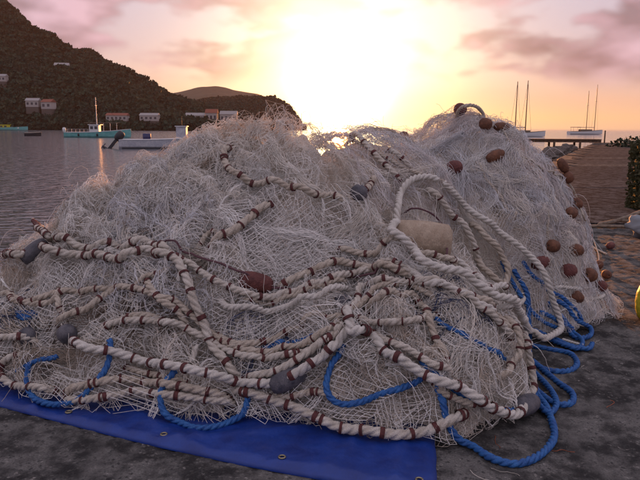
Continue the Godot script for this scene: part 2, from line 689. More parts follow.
func materials() -> void:
	var rope_bump := bumpy(11, 0.05, 3, 5.0, 256)
	var fibre := bumpy(12, 0.12, 3, 6.0, 256)
	M.rope = textured(tinted(21, 0.012, 4, Color(0.44, 0.38, 0.31), Color(0.64, 0.59, 0.52), 256, 0.3), fibre, 5.0, 0.9, 0.7)
	M.rope_dull = textured(tinted(22, 0.012, 4, Color(0.40, 0.33, 0.26), Color(0.60, 0.53, 0.44), 256, 0.35), fibre, 5.0, 0.92, 0.8)
	M.rope_white = textured(tinted(23, 0.012, 4, Color(0.50, 0.46, 0.40), Color(0.68, 0.64, 0.585), 256, 0.2), fibre, 5.0, 0.85, 0.6)
	M.blue_rope = textured(tinted(24, 0.012, 4, Color(0.010, 0.062, 0.24), Color(0.028, 0.15, 0.42), 256, 0.3), fibre, 5.0, 0.6, 0.6)
	M.lashing = textured(tinted(25, 0.03, 3, Color(0.055, 0.013, 0.013), Color(0.13, 0.035, 0.032), 128, 0.3), null, 9.0, 0.8)
	M.thin_line = mat(0.13, 0.06, 0.07, 0.8)
	M.dark_float = textured(tinted(26, 0.02, 4, Color(0.05, 0.05, 0.065), Color(0.14, 0.13, 0.14), 256, 0.4), rope_bump, 4.0, 0.7, 0.5)
	M.brown_float = textured(tinted(27, 0.02, 4, Color(0.085, 0.034, 0.019), Color(0.20, 0.078, 0.038), 256, 0.5), rope_bump, 4.0, 0.75, 0.6)
	M.red_float = textured(tinted(28, 0.02, 4, Color(0.085, 0.022, 0.02), Color(0.17, 0.052, 0.042), 256, 0.5), rope_bump, 4.0, 0.75, 0.6)
	M.tan_float = textured(tinted(29, 0.02, 4, Color(0.30, 0.22, 0.15), Color(0.44, 0.35, 0.26), 256, 0.3), rope_bump, 3.0, 0.8, 0.5)
	M.tarp = textured(tinted(30, 0.01, 4, Color(0.004, 0.022, 0.165), Color(0.009, 0.045, 0.27), 512, 0.15), bumpy(31, 0.02, 4, 4.0), 1.2, 0.42, 0.5)
	M.packed = textured(tinted(32, 0.03, 5, Color(0.56, 0.47, 0.38), Color(0.76, 0.70, 0.62), 512, 0.7), bumpy(33, 0.09, 4, 10.0), 2.6, 0.95, 1.2)
	var tw := StandardMaterial3D.new()
	tw.vertex_color_use_as_albedo = true
	tw.roughness = 0.7
	tw.backlight_enabled = true
	tw.backlight = Color(0.7, 0.7, 0.7)
	M.twine = tw
	# concrete with aggregate
	M.concrete = concrete_material()
	M.slab_pale = M.concrete.duplicate()
	M.slab_pale.albedo_color = Color(1.0, 1.0, 1.0)
	M.slab_mid = M.concrete.duplicate()
	M.slab_mid.albedo_color = Color(0.86, 0.87, 0.9)
	M.slab_dark = M.concrete.duplicate()
	M.slab_dark.albedo_color = Color(0.78, 0.79, 0.83)
	for k in [M.slab_pale, M.slab_mid, M.slab_dark]:
		k.metallic_specular = 0.05
		k.normal_enabled = false
	M.concrete.metallic_specular = 0.2
	M.water = water_material()
	M.hill = textured(tinted(36, 0.02, 5, Color(0.016, 0.028, 0.012), Color(0.045, 0.058, 0.026), 512, 0.6), null, 0.012, 1.0)
	M.far_hill = textured(tinted(37, 0.02, 5, Color(0.016, 0.028, 0.012), Color(0.045, 0.058, 0.026), 512, 0.6), null, 0.004, 1.0)
	var lf := StandardMaterial3D.new()
	lf.vertex_color_use_as_albedo = true
	lf.albedo_color = Color.WHITE
	lf.roughness = 0.9
	M.leaf = lf
	M.brass = mat(0.35, 0.3, 0.2, 0.4, 0.8)
	M.wall = mat(0.42, 0.38, 0.35, 0.9)
	M.roof = mat(0.24, 0.08, 0.05, 0.9)
	M.roof_gray = mat(0.32, 0.3, 0.29, 0.7)
	M.dark = mat(0.02, 0.02, 0.025, 0.4)
	M.glass = mat(0.03, 0.035, 0.045, 0.12)
	M.white_paint = mat(0.66, 0.66, 0.66, 0.45)
	M.teal = textured(tinted(38, 0.03, 4, Color(0.10, 0.34, 0.33), Color(0.17, 0.46, 0.44), 128, 0.2), null, 0.3, 0.5)
	M.grey_hull = textured(tinted(39, 0.03, 4, Color(0.40, 0.41, 0.46), Color(0.56, 0.56, 0.58), 128, 0.25), null, 0.4, 0.5)
	M.navy = mat(0.03, 0.035, 0.11, 0.5)
	M.timber = textured(tinted(40, 0.02, 5, Color(0.07, 0.04, 0.025), Color(0.17, 0.10, 0.06), 256, 0.5), null, 0.6, 0.9)
	M.yellow = textured(tinted(43, 0.02, 4, Color(0.55, 0.46, 0.012), Color(0.68, 0.60, 0.03), 128, 0.2), rope_bump, 2.0, 0.5, 0.3)
	M.moss = textured(tinted(44, 0.02, 5, Color(0.016, 0.02, 0.006), Color(0.05, 0.044, 0.018), 512, 0.6), bumpy(45, 0.06, 5, 8.0), 0.9, 0.95, 1.0)
	M.rock = textured(tinted(46, 0.02, 5, Color(0.07, 0.055, 0.045), Color(0.18, 0.15, 0.13), 256, 0.6), bumpy(47, 0.05, 4, 8.0, 256), 0.8, 0.95, 1.0)
	M.wood = textured(tinted(48, 0.02, 5, Color(0.12, 0.09, 0.065), Color(0.26, 0.21, 0.16), 256, 0.5), null, 2.0, 0.9)
	for k in 4:
		lash_meshes.append(lathe([[1.02, -1.0], [1.13, -0.75], [1.06, -0.45], [1.15, -0.15], [1.07, 0.2], [1.16, 0.5], [1.08, 0.78], [1.0, 1.0]], 10, 0.03))

func concrete_material() -> StandardMaterial3D:
	# exposed aggregate: pebbles of different tone in a worn, stained binder
	var size := 1024
	var cells := FastNoiseLite.new()
	cells.seed = 340
	cells.noise_type = FastNoiseLite.TYPE_CELLULAR
	cells.cellular_return_type = FastNoiseLite.RETURN_CELL_VALUE
	cells.frequency = 0.085
	var stones := cells.get_seamless_image(size, size)
	cells.cellular_return_type = FastNoiseLite.RETURN_DISTANCE
	var dist := cells.get_seamless_image(size, size)
	var stain := noise(341, 0.006, 5).get_seamless_image(size, size)
	var patch := noise(342, 0.02, 4).get_seamless_image(size, size)
	var grain := noise(343, 0.2, 2).get_seamless_image(size, size)
	var out := Image.create(size, size, false, Image.FORMAT_RGB8)
	var rel := Image.create(size, size, false, Image.FORMAT_RGB8)
	for y in size:
		for x in size:
			var sv := stones.get_pixel(x, y).r
			var dv := dist.get_pixel(x, y).r
			var st := stain.get_pixel(x, y).r
			var pv := patch.get_pixel(x, y).r
			var gv := grain.get_pixel(x, y).r
			var c := Color(0.034, 0.032, 0.032).lerp(Color(0.15, 0.142, 0.134), smoothstep(0.3, 0.72, st * 0.6 + pv * 0.4))
			var bare := 0.35 + 0.65 * smoothstep(0.42, 0.52, pv)
			var peb := (1.0 - smoothstep(0.30, 0.42, dv)) * bare
			var pc := Color(0.03, 0.03, 0.031).lerp(Color(0.40, 0.37, 0.34), sv * sv * sv)
			c = c.lerp(pc, peb * 0.8)
			var g := 0.62 + 0.76 * gv
			out.set_pixel(x, y, Color(c.r * g, c.g * g, c.b * g).linear_to_srgb())
			var hgt := clampf(0.35 + 0.35 * peb * (1.0 - dv) + 0.4 * (gv - 0.5) + 0.3 * (pv - 0.5), 0, 1)
			rel.set_pixel(x, y, Color(hgt, hgt, hgt))
	rel.bump_map_to_normal_map(5.0)
	var m := textured(ImageTexture.create_from_image(out), ImageTexture.create_from_image(rel), 0.55, 0.95, 0.45)
	return m

func water_material() -> StandardMaterial3D:
	var m := StandardMaterial3D.new()
	m.albedo_color = lin(0.09, 0.10, 0.11)
	m.roughness = 0.08
	m.normal_enabled = true
	m.normal_texture = bumpy(50, 0.02, 4, 14.0, 1024)
	m.normal_scale = 0.38
	m.uv1_triplanar = true
	m.uv1_world_triplanar = true
	m.uv1_scale = Vector3(0.05, 0.05, 0.13)
	return m

# ------------------------------------------------------------------ setting
func setting() -> void:
	# the sea, to the horizon
	var st := quad_st()
	var xs := [-5000.0, -1500.0, -300.0, -60.0, 0.0, 60.0, 300.0, 1500.0, 5000.0]
	var zs := [-6500.0, -3000.0, -900.0, -300.0, -100.0, -30.0, 4.0, 60.0]
	for i in xs.size() - 1:
		for j in zs.size() - 1:
			add_quad(st, Vector3(xs[i], SEA, zs[j]), Vector3(xs[i + 1], SEA, zs[j]), Vector3(xs[i + 1], SEA, zs[j + 1]), Vector3(xs[i], SEA, zs[j + 1]))
	st.generate_normals()
	kind(obj("water", st.commit(), M.water), "structure")

	# the quay: a concrete slab with a wall down into the water
	var edge: Array[Vector2] = [Vector2(-14, 6), Vector2(-14, -4.5), Vector2(-0.6, -4.9), Vector2(0.9, -7.0), Vector2(11, -29.5), Vector2(28, -66), Vector2(60, -72), Vector2(60, 6)]
	var poly := PackedVector2Array(edge)
	var tri := Geometry2D.triangulate_polygon(poly)
	var q := quad_st()
	for k in range(0, tri.size(), 3):
		var a := poly[tri[k]]
		var b := poly[tri[k + 1]]
		var c := poly[tri[k + 2]]
		q.add_vertex(Vector3(a.x, 0, a.y)); q.add_vertex(Vector3(b.x, 0, b.y)); q.add_vertex(Vector3(c.x, 0, c.y))
	for k in edge.size():
		var a := edge[k]
		var b := edge[(k + 1) % edge.size()]
		add_quad(q, Vector3(a.x, 0, a.y), Vector3(b.x, 0, b.y), Vector3(b.x, -2.5, b.y), Vector3(a.x, -2.5, a.y))
	q.generate_normals()
	var quay := obj("quay", q.commit(), M.concrete)
	kind(quay, "structure")
	var rr := RandomNumberGenerator.new()
	rr.seed = 301
	var d := 8.2
	while d < 61.0:
		var deep := rr.randf_range(0.8, 3.2) * (1.0 + d * 0.01)
		var left := lerpf(0.9, 11.0, (d - 7.0) / 22.5) if d < 29.5 else lerpf(11.0, 28.0, (d - 29.5) / 36.5)
		var x := left + 1.2
		while x < left + 24.0:
			var w := rr.randf_range(3.0, 6.5)
			var h := rr.randf_range(0.024, 0.027)
			var pick := rr.randf()
			var o := put("slab", box(w - 0.002, h, deep - 0.002), M.slab_pale if pick < 0.22 else (M.slab_mid if pick < 0.65 else M.slab_dark), quay, Vector3(x + w * 0.5, h * 0.4, -d - deep * 0.5), Vector3(rr.randf_range(-0.004, 0.004), 0, rr.randf_range(-0.003, 0.003)))
			o.rotation.y = 0.0
			x += w
		d += deep
	# worn near surface: pits and exposed aggregate
	var st2 := SurfaceTool.new()
	st2.begin(Mesh.PRIMITIVE_TRIANGLES)
	st2.set_smooth_group(0)
	var n1 := noise(311, 1.3, 3)
	var n2 := noise(312, 9.0, 3)
	var n3 := noise(313, 34.0, 2)
	var nx := 254
	var nz := 254
	var cell := 0.026
	var hh := PackedFloat32Array()
	hh.resize((nx + 1) * (nz + 1))
	for j in nz + 1:
		for i in nx + 1:
			var px := -1.9 + i * cell
			var pz := -1.65 - j * cell
			var e := minf(minf(minf(i, nx - i), minf(j, nz - j)) / 12.0, 1.0)
			var pit := minf(n2.get_noise_2d(px, pz) + 0.12, 0.0)
			hh[j * (nx + 1) + i] = 0.003 + e * maxf(0.0, 0.006 + 0.004 * n1.get_noise_2d(px, pz) + 0.022 * pit + 0.003 * n3.get_noise_2d(px, pz))
	for j in nz:
		for i in nx:
			var xa := -1.9 + i * cell
			var za := -1.65 - j * cell
			var k := j * (nx + 1) + i
			add_quad(st2, Vector3(xa, hh[k], za), Vector3(xa, hh[k + nx + 1], za - cell), Vector3(xa + cell, hh[k + nx + 2], za - cell), Vector3(xa + cell, hh[k + 1], za))
	st2.generate_normals()
	kind(obj("quay_surface", st2.commit(), M.concrete), "structure")

func hor(px: float) -> float:
	return on_horizon(px)

func on_horizon(px: float) -> float:
	# picture row of the true horizon in that column
	var lo := 60.0
	var hi := 200.0
	for k in 24:
		var m := (lo + hi) * 0.5
		if ray(px, m).y > 0.0:
			lo = m
		else:
			hi = m
	return lo

func hill(called: String, ridge: Array, foot: float, top: float, sd: int, rough: float, m: Material, cols: int, rows: int) -> Array:
	var st := SurfaceTool.new()
	st.begin(Mesh.PRIMITIVE_TRIANGLES)
	st.set_smooth_group(0)
	var big := noise(sd, 1.0 / (top * 0.14), 4)
	var pts := []
	var x0: float = ridge[0]
	var x1: float = ridge[ridge.size() - 2]
	for i in cols + 1:
		var px := lerpf(x0, x1, float(i) / cols)
		var py := 0.0
		for k in range(0, ridge.size() - 2, 2):
			if px >= ridge[k] - 0.001:
				py = lerpf(ridge[k + 1], ridge[k + 3], clampf((px - ridge[k]) / (ridge[k + 2] - ridge[k]), 0, 1))
		var e := (hor(px) - py) / F
		var hgt := e * top + EYE.y - SEA
		var row := PackedVector3Array()
		for j in rows + 1:
			var t := float(j) / rows * 1.5
			var dep := lerpf(foot, top, t)
			var prof := sin(clampf(t, 0, 1) * PI * 0.5) if t <= 1.0 else 1.0 - (t - 1.0) * 0.9
			prof = pow(maxf(prof, 0), 0.9)
			var x := (px - 320.0) / F * dep
			var nz := big.get_noise_2d(x, dep)
			var y := SEA - 0.5 + hgt * prof + nz * rough * sin(clampf(t, 0, 1) * PI) + nz * rough * 0.15
			if j == 0:
				y = SEA - 2.0
			row.append(Vector3(x, y, -dep))
		pts.append(row)
	for i in cols:
		for j in rows:
			add_quad(st, pts[i][j], pts[i][j + 1], pts[i + 1][j + 1], pts[i + 1][j])
	st.generate_normals()
	kind(obj(called, st.commit(), m), "structure")
	return pts

func crown_mesh(sd: int) -> ArrayMesh:
	var r := RandomNumberGenerator.new()
	r.seed = sd
	var st := quad_st()
	for k in 70:
		var d := Vector3(r.randf_range(-1, 1), r.randf_range(-0.7, 1), r.randf_range(-1, 1)).normalized()
		var c := d * (0.55 + 0.45 * r.randf()) * Vector3(1, 0.8, 1)
		var a := Vector3(r.randf_range(-1, 1), r.randf_range(-1, 1), r.randf_range(-1, 1)).normalized()
		var b := a.cross(Vector3(r.randf_range(-1, 1), r.randf_range(-1, 1), r.randf_range(-1, 1))).normalized()
		var s := r.randf_range(0.16, 0.36)
		st.add_vertex(c + a * s); st.add_vertex(c + b * s); st.add_vertex(c - a * s * 0.8)
		st.add_vertex(c - a * s * 0.8); st.add_vertex(c - b * s); st.add_vertex(c + a * s)
	st.generate_normals()
	return st.commit()

func wood(called: String, label: String, pts: Array, count: int, size: float, sd: int) -> void:
	var r := RandomNumberGenerator.new()
	r.seed = sd
	var mm := MultiMesh.new()
	mm.transform_format = MultiMesh.TRANSFORM_3D
	mm.use_colors = true
	mm.mesh = crown_mesh(sd)
	mm.instance_count = count
	var cols := pts.size() - 1
	var rows: int = pts[0].size() - 1
	for k in count:
		var fi := r.randf() * (cols - 0.01)
		var fj := r.randf() * (rows * 0.72)
		var i := int(fi)
		var j := int(fj)
		var a: Vector3 = pts[i][j].lerp(pts[i + 1][j], fi - i)
		var b: Vector3 = pts[i][j + 1].lerp(pts[i + 1][j + 1], fi - i)
		var p := a.lerp(b, fj - j)
		p.y = maxf(p.y, SEA + 1.0)
		var s := size * r.randf_range(0.55, 1.3)
		mm.set_instance_transform(k, Transform3D(Basis(Vector3.UP, r.randf() * TAU).scaled(Vector3(s, s * r.randf_range(0.8, 1.25), s)), p + Vector3(0, s * 0.4, 0)))
		var g := r.randf_range(0.6, 1.35)
		var warm := r.randf()
		mm.set_instance_color(k, Color(lerpf(0.012, 0.03, warm) * g, lerpf(0.034, 0.042, warm) * g, 0.018 * g))
	var o := MultiMeshInstance3D.new()
	o.name = called
	o.multimesh = mm
	o.material_override = M.leaf
	add_child(o, true)
	kind(o, "stuff", label, "forest")

var hill_pts := []

# where the near hill lies in that direction
func on_hill(px: float, py: float) -> Vector3:
	var want := ray(px, py)
	var best := Vector3.ZERO
	var near := -1.0
	for row in hill_pts:
		for k in row.size() * 2 / 3:
			var dir: Vector3 = (row[k] - EYE).normalized()
			var c := dir.dot(want)
			if c > near:
				near = c
				best = row[k]
	return best

func house(px: float, py: float, depth: float, w: float, h: float, d: float, turn: float, roof_m: Material, wall_m: Material, label: String, wins: int) -> void:
	var base := at_depth(px, py, depth) if depth > 0.0 else on_hill(px, py) + Vector3(0, 3.0, 6)
	var t := thing("house", label, "house", base, turn, "houses on the far shore")
	put("wall", box(w, h, d), wall_m, t, Vector3(0, h * 0.5, 0))
	var pr := PrismMesh.new()
	pr.size = Vector3(d + 0.8, h * 0.45, w + 0.8)
	put("roof", pr, roof_m, t, Vector3(0, h * 1.225 + 0.01, 0), Vector3(0, PI / 2, 0))
	put("foundation", box(w * 0.98, 5, d * 0.98), M.rock, t, Vector3(0, -2.51, 0))
	for k in wins:
		var x := (k + 0.5) / wins * w - w * 0.5
		var f := put("window", box(w / wins * 0.5, h * 0.4, 0.12), M.glass, t, Vector3(x, h * 0.52, d * 0.5 + 0.03))
		put("sill", box(w / wins * 0.6, 0.12, 0.3), M.white_paint, f, Vector3(0, -h * 0.23, 0.02))

func shores() -> void:
	var far := hill("far_hills", [100, 104, 130, 100, 160, 96, 180, 94, 205, 90, 222, 89, 240, 92, 258, 95, 270, 99, 284, 106, 294, 114, 301, 124, 306, 138], 1900, 2700, 71, 20, M.far_hill, 60, 14)
	var mid := hill("wooded_headland", [60, 100, 120, 104, 160, 106, 180, 110, 195, 108, 210, 104, 225, 102, 240, 101, 258, 100, 275, 103, 286, 110, 294, 119, 299, 128, 302, 138], 900, 1250, 72, 12, M.hill, 60, 14)
	var near := hill("wooded_hill", [-420, -120, -260, -105, -160, -75, -80, -38, -30, -8, 0, 9, 25, 24, 45, 42, 60, 52, 78, 62, 98, 62, 112, 72, 130, 78, 142, 86, 152, 94, 170, 101, 190, 110, 215, 119, 240, 126], 470, 820, 73, 16, M.hill, 90, 24)
	wood("forest", "dark green forest covering the steep near hill", near, 15000, 4.2, 5)
	wood("forest", "reddish brown woods on the low headland below the far hills", mid, 6000, 5.5, 6)
	far.clear()
	hill_pts = near
	house(64, 75, 0, 12, 5.5, 8, 0.2, M.roof_gray, M.wall, "white house with grey roof alone high on the wooded hill", 4)
	house(81, 74, 0, 9, 3.4, 7, -0.1, M.roof_gray, M.wall, "low pale house just below the ridge of the wooded hill", 3)
	house(4, 86, 0, 8, 4, 7, 0.1, M.roof_gray, M.wall, "small pale house half hidden low on the wooded slope", 3)
	house(38, 120, 0, 9, 4.5, 7, 0.1, M.roof_gray, M.wall, "grey roofed house among shore trees behind the small dark dinghy", 3)
	house(50, 119, 0, 8, 5, 7, -0.2, M.roof, M.wall, "narrow red roofed house on the shore left of the teal boat", 2)
	house(118, 121, 480, 15, 4, 8, 0.0, M.roof, M.wall, "long low red roofed house on the shore behind the teal boat", 5)
	house(150, 121, 480, 13, 4, 8, 0.0, M.roof_gray, M.wall, "long grey roofed shed on the shore behind the outboard skiff", 4)
	house(196, 122, 520, 15, 5, 8, 0.0, M.roof_gray, M.wall, "pale shore house with grey roof beside the skiff's cabin", 5)
	house(212, 122, 520, 9, 7, 8, 0.0, M.roof, M.wall, "tall white red roofed house at the end of the shore", 3)
	house(229, 122, 520, 13, 6, 8, 0.0, M.roof_gray, M.wall, "white house next to the net heap's crest with grey roof", 4)

# ------------------------------------------------------------------ boats
# stations along x from stern (-L/2) to bow (+L/2)
func hull_mesh(L: float, B: float, H: float, sheer: float, fine := 0.55, wall_t := 0.07) -> ArrayMesh:
	var st := quad_st()
	var n := 16
	var secs := []
	for i in n + 1:
		var t := float(i) / n
		var b := B * 0.5 * (1.0 - pow(maxf(t - (1.0 - fine), 0.0) / fine, 2.2) * 0.97) * (0.88 + 0.12 * minf(t * 3.0, 1.0))
		var y1 := H + sheer * pow(t, 2.4)
		var keel := -0.35 + 0.5 * pow(maxf(t - 0.7, 0) / 0.3, 2.0) * H
		var x := -L * 0.5 + L * t + 0.25 * pow(t, 3) * H
		var bi := maxf(b - wall_t, 0.005)
		var deck := H * 0.45 + sheer * 0.5 * pow(t, 3)
		secs.append([Vector3(x, deck, 0), Vector3(x, deck, bi), Vector3(x, y1, bi), Vector3(x, y1, b), Vector3(x - 0.05, 0.25 * H, b * 0.9), Vector3(x - 0.1, keel * 0.6, b * 0.6), Vector3(x - 0.1, keel, 0)])
	for i in n:
		for k in 6:
			var a: Vector3 = secs[i][k]
			var b: Vector3 = secs[i + 1][k]
			var c: Vector3 = secs[i + 1][k + 1]
			var d: Vector3 = secs[i][k + 1]
			add_quad(st, a, b, c, d)
			var f := Vector3(1, 1, -1)
			add_quad(st, d * f, c * f, b * f, a * f)
	for e in [0, n]:
		for k in range(1, 6):
			var f := Vector3(1, 1, -1)
			st.add_vertex(secs[e][0]); st.add_vertex(secs[e][k]); st.add_vertex(secs[e][k + 1])
			st.add_vertex(secs[e][0] * f); st.add_vertex(secs[e][k + 1] * f); st.add_vertex(secs[e][k] * f)
	st.generate_normals()
	return st.commit()

func gunwale_strip(L: float, B: float, H: float, sheer: float, side: float, fine := 0.55) -> ArrayMesh:
	var path := PackedVector3Array()
	for i in 21:
		var t := i / 20.0
		var b := B * 0.5 * (1.0 - pow(maxf(t - (1.0 - fine), 0.0) / fine, 2.2) * 0.97) * (0.88 + 0.12 * minf(t * 3.0, 1.0))
		path.append(Vector3(-L * 0.5 + L * t + 0.25 * pow(t, 3) * H, H + sheer * pow(t, 2.4), side * (b - 0.02)))
	return rope_mesh(path, 0.06, 2, 90.0, 6, 0.0)

func boats() -> void:
	# skiff with a raised outboard, seen from behind its quarter
	var sk := on_plane(112, 148.5, SEA)
	var t := thing("skiff", "long pale skiff with raised dark outboard and blue drum aboard", "boat", Vector3(sk.x + 5.6, SEA, sk.z - 0.6), 0.06)
	obj("hull", hull_mesh(9.6, 2.0, 0.85, 0.45), M.grey_hull, t)
	for s in [-1.0, 1.0]:
		obj("gunwale", gunwale_strip(9.6, 2.0, 0.85, 0.45, s), M.white_paint, t)
	put("boot_stripe", box(6.6, 0.16, 0.03), M.dark, t, Vector3(-1.2, 0.05, 0.96))
	for k in 4:
		put("thwart", box(0.28, 0.06, 1.8), M.wood, t, Vector3(-3.4 + k * 1.7, 0.72, 0))
	var eng := put("outboard", lathe([[0.02, 0.42], [0.2, 0.4], [0.3, 0.28], [0.33, 0.05], [0.31, -0.2], [0.2, -0.32], [0.02, -0.34]], 14), M.dark, t, Vector3(-4.95, 1.15, 0), Vector3(0, 0, -0.7))
	eng.scale = Vector3(1.25, 1.35, 1.0)
	put("leg", box(0.24, 1.1, 0.14), M.dark, eng, Vector3(0, -0.75, 0))
	put("gearcase", lathe([[0.01, 0.4], [0.1, 0.28], [0.12, 0.0], [0.08, -0.3], [0.01, -0.36]], 10), M.dark, eng, Vector3(-0.1, -1.3, 0), Vector3(0, 0, PI / 2))
	for k in 3:
		var bl := put("propeller_blade", box(0.03, 0.28, 0.13), M.dark, eng, Vector3(-0.48, -1.3, 0) + Vector3(0, cos(TAU * k / 3.0), sin(TAU * k / 3.0)) * 0.14, Vector3(TAU * k / 3.0, 0.5, 0))
		bl.set_meta("note", "")
		bl.remove_meta("note")
	put("clamp_bracket", box(0.2, 0.5, 0.5), M.dark, t, Vector3(-4.84, 0.85, 0))
	var drum := put("drum", lathe([[0.02, 0.0], [0.38, 0.01], [0.4, 0.05], [0.385, 0.3], [0.41, 0.34], [0.385, 0.38], [0.385, 0.66], [0.41, 0.7], [0.385, 0.74], [0.39, 1.0], [0.36, 1.03], [0.02, 1.03]], 18), M.navy, t, Vector3(-2.3, 0.42, 0))
	drum.set_meta("label", "dark blue drum standing in the skiff")
	put("cabin", box(0.95, 1.75, 1.1), M.grey_hull, t, Vector3(1.1, 1.25, 0))
	put("cabin_roof", box(1.15, 0.08, 1.3), M.white_paint, t, Vector3(1.1, 2.17, 0))
	put("windscreen", box(0.04, 0.45, 0.9), M.glass, t, Vector3(0.6, 1.75, 0))
	put("aerial_post", cyl(0.04, 0.025, 0.9), M.dark, t, Vector3(1.1, 2.66, 0))

	# teal fishing boat with white wheelhouse
	var tb := on_plane(98, 137.5, SEA)
	var b := thing("fishing_boat", "teal fishing boat with small white wheelhouse and a mast", "boat", Vector3(tb.x, SEA, tb.z), 0.08)
	obj("hull", hull_mesh(12.8, 2.6, 1.0, 0.75), M.teal, b)
	for s in [-1.0, 1.0]:
		obj("gunwale", gunwale_strip(12.8, 2.6, 1.0, 0.75, s), M.white_paint, b)
	put("wheelhouse", box(1.9, 2.0, 1.7), M.white_paint, b, Vector3(-0.5, 1.5, 0))
	put("wheelhouse_roof", box(2.5, 0.12, 2.1), M.white_paint, b, Vector3(-0.4, 2.57, 0))
	put("window", box(0.55, 0.55, 0.06), M.glass, b, Vector3(-0.95, 1.95, 0.87))
	put("window", box(0.55, 0.55, 0.06), M.glass, b, Vector3(-0.1, 1.95, 0.87))
	put("mast", cyl(0.09, 0.05, 5.6), M.white_paint, b, Vector3(-0.1, 5.2, 0))
	put("boom", cyl(0.05, 0.04, 7.0), M.wood, b, Vector3(1.0, 2.95, 0.4), Vector3(0, 0, PI / 2))
	put("crosstree", cyl(0.04, 0.04, 1.4), M.white_paint, b, Vector3(-0.1, 6.4, 0), Vector3(PI / 2, 0, 0))
	for k in 3:
		put("canopy_post", cyl(0.04, 0.04, 1.9), M.white_paint, b, Vector3(1.4 + k * 1.3, 1.9, 0.75))
	put("outboard", lathe([[0.02, 0.5], [0.3, 0.42], [0.36, 0.1], [0.33, -0.3], [0.15, -0.5], [0.1, -1.3], [0.02, -1.4]], 12), M.white_paint, b, Vector3(-6.6, 1.5, 0))
	put("fender", lathe([[0.02, 0.3], [0.16, 0.22], [0.18, 0.0], [0.16, -0.22], [0.02, -0.3]], 10), M.dark, b, Vector3(-3.5, 0.55, 1.22))
	put("fender", lathe([[0.02, 0.3], [0.16, 0.22], [0.18, 0.0], [0.16, -0.22], [0.02, -0.3]], 10), M.dark, b, Vector3(0.2, 0.55, 1.36))

	for k in 6:
		put("rail_post", cyl(0.025, 0.025, 0.7, 6), M.white_paint, b, Vector3(-5.6 + k * 0.8, 1.3, 1.15))
	put("rail", cyl(0.025, 0.025, 4.2, 6), M.white_paint, b, Vector3(-3.6, 1.65, 1.15), Vector3(0, 0, PI / 2))
	obj("anchor_line", stick_mesh(PackedVector3Array([Vector3(6.5, 1.6, 0), Vector3(7.6, 0.7, 0.1), Vector3(8.6, -0.1, 0.2)]), 0.03), M.rope_dull, b)
	obj("forestay", stick_mesh(PackedVector3Array([Vector3(-0.1, 7.8, 0), Vector3(3.2, 4.6, 0), Vector3(6.4, 1.8, 0)]), 0.02), M.dark, b)
	obj("backstay", stick_mesh(PackedVector3Array([Vector3(-0.1, 7.8, 0), Vector3(-3.2, 4.4, 0), Vector3(-6.2, 1.1, 0)]), 0.02), M.dark, b)
	# dark dinghy
	var dp := on_plane(33, 136, SEA)
	var dg := thing("dinghy", "small dark dinghy at anchor beyond the teal boat's stern", "boat", Vector3(dp.x, SEA, dp.z), 0.1)
	obj("hull", hull_mesh(3.4, 1.4, 0.7, 0.2), M.dark, dg)
	for s in [-1.0, 1.0]:
		obj("gunwale", gunwale_strip(3.4, 1.4, 0.7, 0.2, s), M.rope_dull, dg)
	put("thwart", box(0.3, 0.05, 1.1), M.wood, dg, Vector3(0, 0.58, 0))

	# yellow launch by the shore
	var yp := on_plane(6, 130.3, SEA)
	var yl := thing("launch", "yellow topped launch moored close to the wooded shore", "boat", Vector3(yp.x, SEA, yp.z), 0.0)
	obj("hull", hull_mesh(26, 4.4, 1.6, 0.8), M.teal, yl)
	put("cabin", box(13, 2.2, 3.0), M.yellow, yl, Vector3(-4.5, 2.0, 0))
	put("cabin_roof", box(14, 0.25, 3.6), M.yellow, yl, Vector3(-4.5, 3.25, 0))
	for k in 5:
		put("window", box(1.5, 0.8, 0.08), M.glass, yl, Vector3(-9.5 + k * 2.5, 2.3, 1.52))
	put("foredeck_cover", box(5, 0.9, 2.8), M.white_paint, yl, Vector3(6.0, 1.5, 0))

	# two-masted sailing boats on the open sea
	yacht(on_plane(585, 134.6, SEA), 17.0, [[0.4, 20.5], [4.6, 23.5]], 0.1, "distant two masted yacht anchored beyond the end of the quay")
	yacht(Vector3(60.5, SEA, -195), 13.0, [[-2.1, 15.6], [0.9, 15.9]], -0.1, "two masted yacht half hidden behind the right hand net heap")

func yacht(at: Vector3, L: float, masts: Array, turn: float, label: String) -> void:
	var y := thing("yacht", label, "yacht", at, turn, "two masted yachts at anchor")
	obj("hull", hull_mesh(L, L * 0.27, L * 0.09, L * 0.05), M.white_paint, y)
	for s in [-1.0, 1.0]:
		obj("gunwale", gunwale_strip(L, L * 0.27, L * 0.09, L * 0.05, s), M.timber, y)
	put("cabin", box(L * 0.34, L * 0.07, L * 0.15), M.wood, y, Vector3(0, L * 0.115, 0))
	put("cockpit_awning", box(L * 0.22, L * 0.012, L * 0.2), M.navy, y, Vector3(-L * 0.3, L * 0.21, 0))
	for k in 4:
		put("awning_post", cyl(0.05, 0.05, L * 0.14, 6), M.dark, y, Vector3(-L * 0.3 + (L * 0.1 if k % 2 == 0 else -L * 0.1), L * 0.14, (L * 0.08 if k < 2 else -L * 0.08)))
	for q in masts:
		var m := put("mast", cyl(0.17, 0.1, q[1], 8), M.timber, y, Vector3(q[0], q[1] * 0.5 + 0.6, 0))
		put("boom", cyl(0.12, 0.1, L * 0.26, 8), M.navy, m, Vector3(-L * 0.13, -q[1] * 0.5 + L * 0.17, 0), Vector3(0, 0, PI / 2))
		put("spreader", cyl(0.05, 0.05, 2.0, 6), M.dark, m, Vector3(0, q[1] * 0.16, 0), Vector3(PI / 2, 0, 0))
		for s in [-1.0, 1.0]:
			var hgt: float = q[1]
			var stay := cyl(0.03, 0.03, hgt, 5)
			put("shroud", stay, M.dark, m, Vector3(s * 0.9, -0.2, 0), Vector3(0, 0, s * 1.8 / hgt))

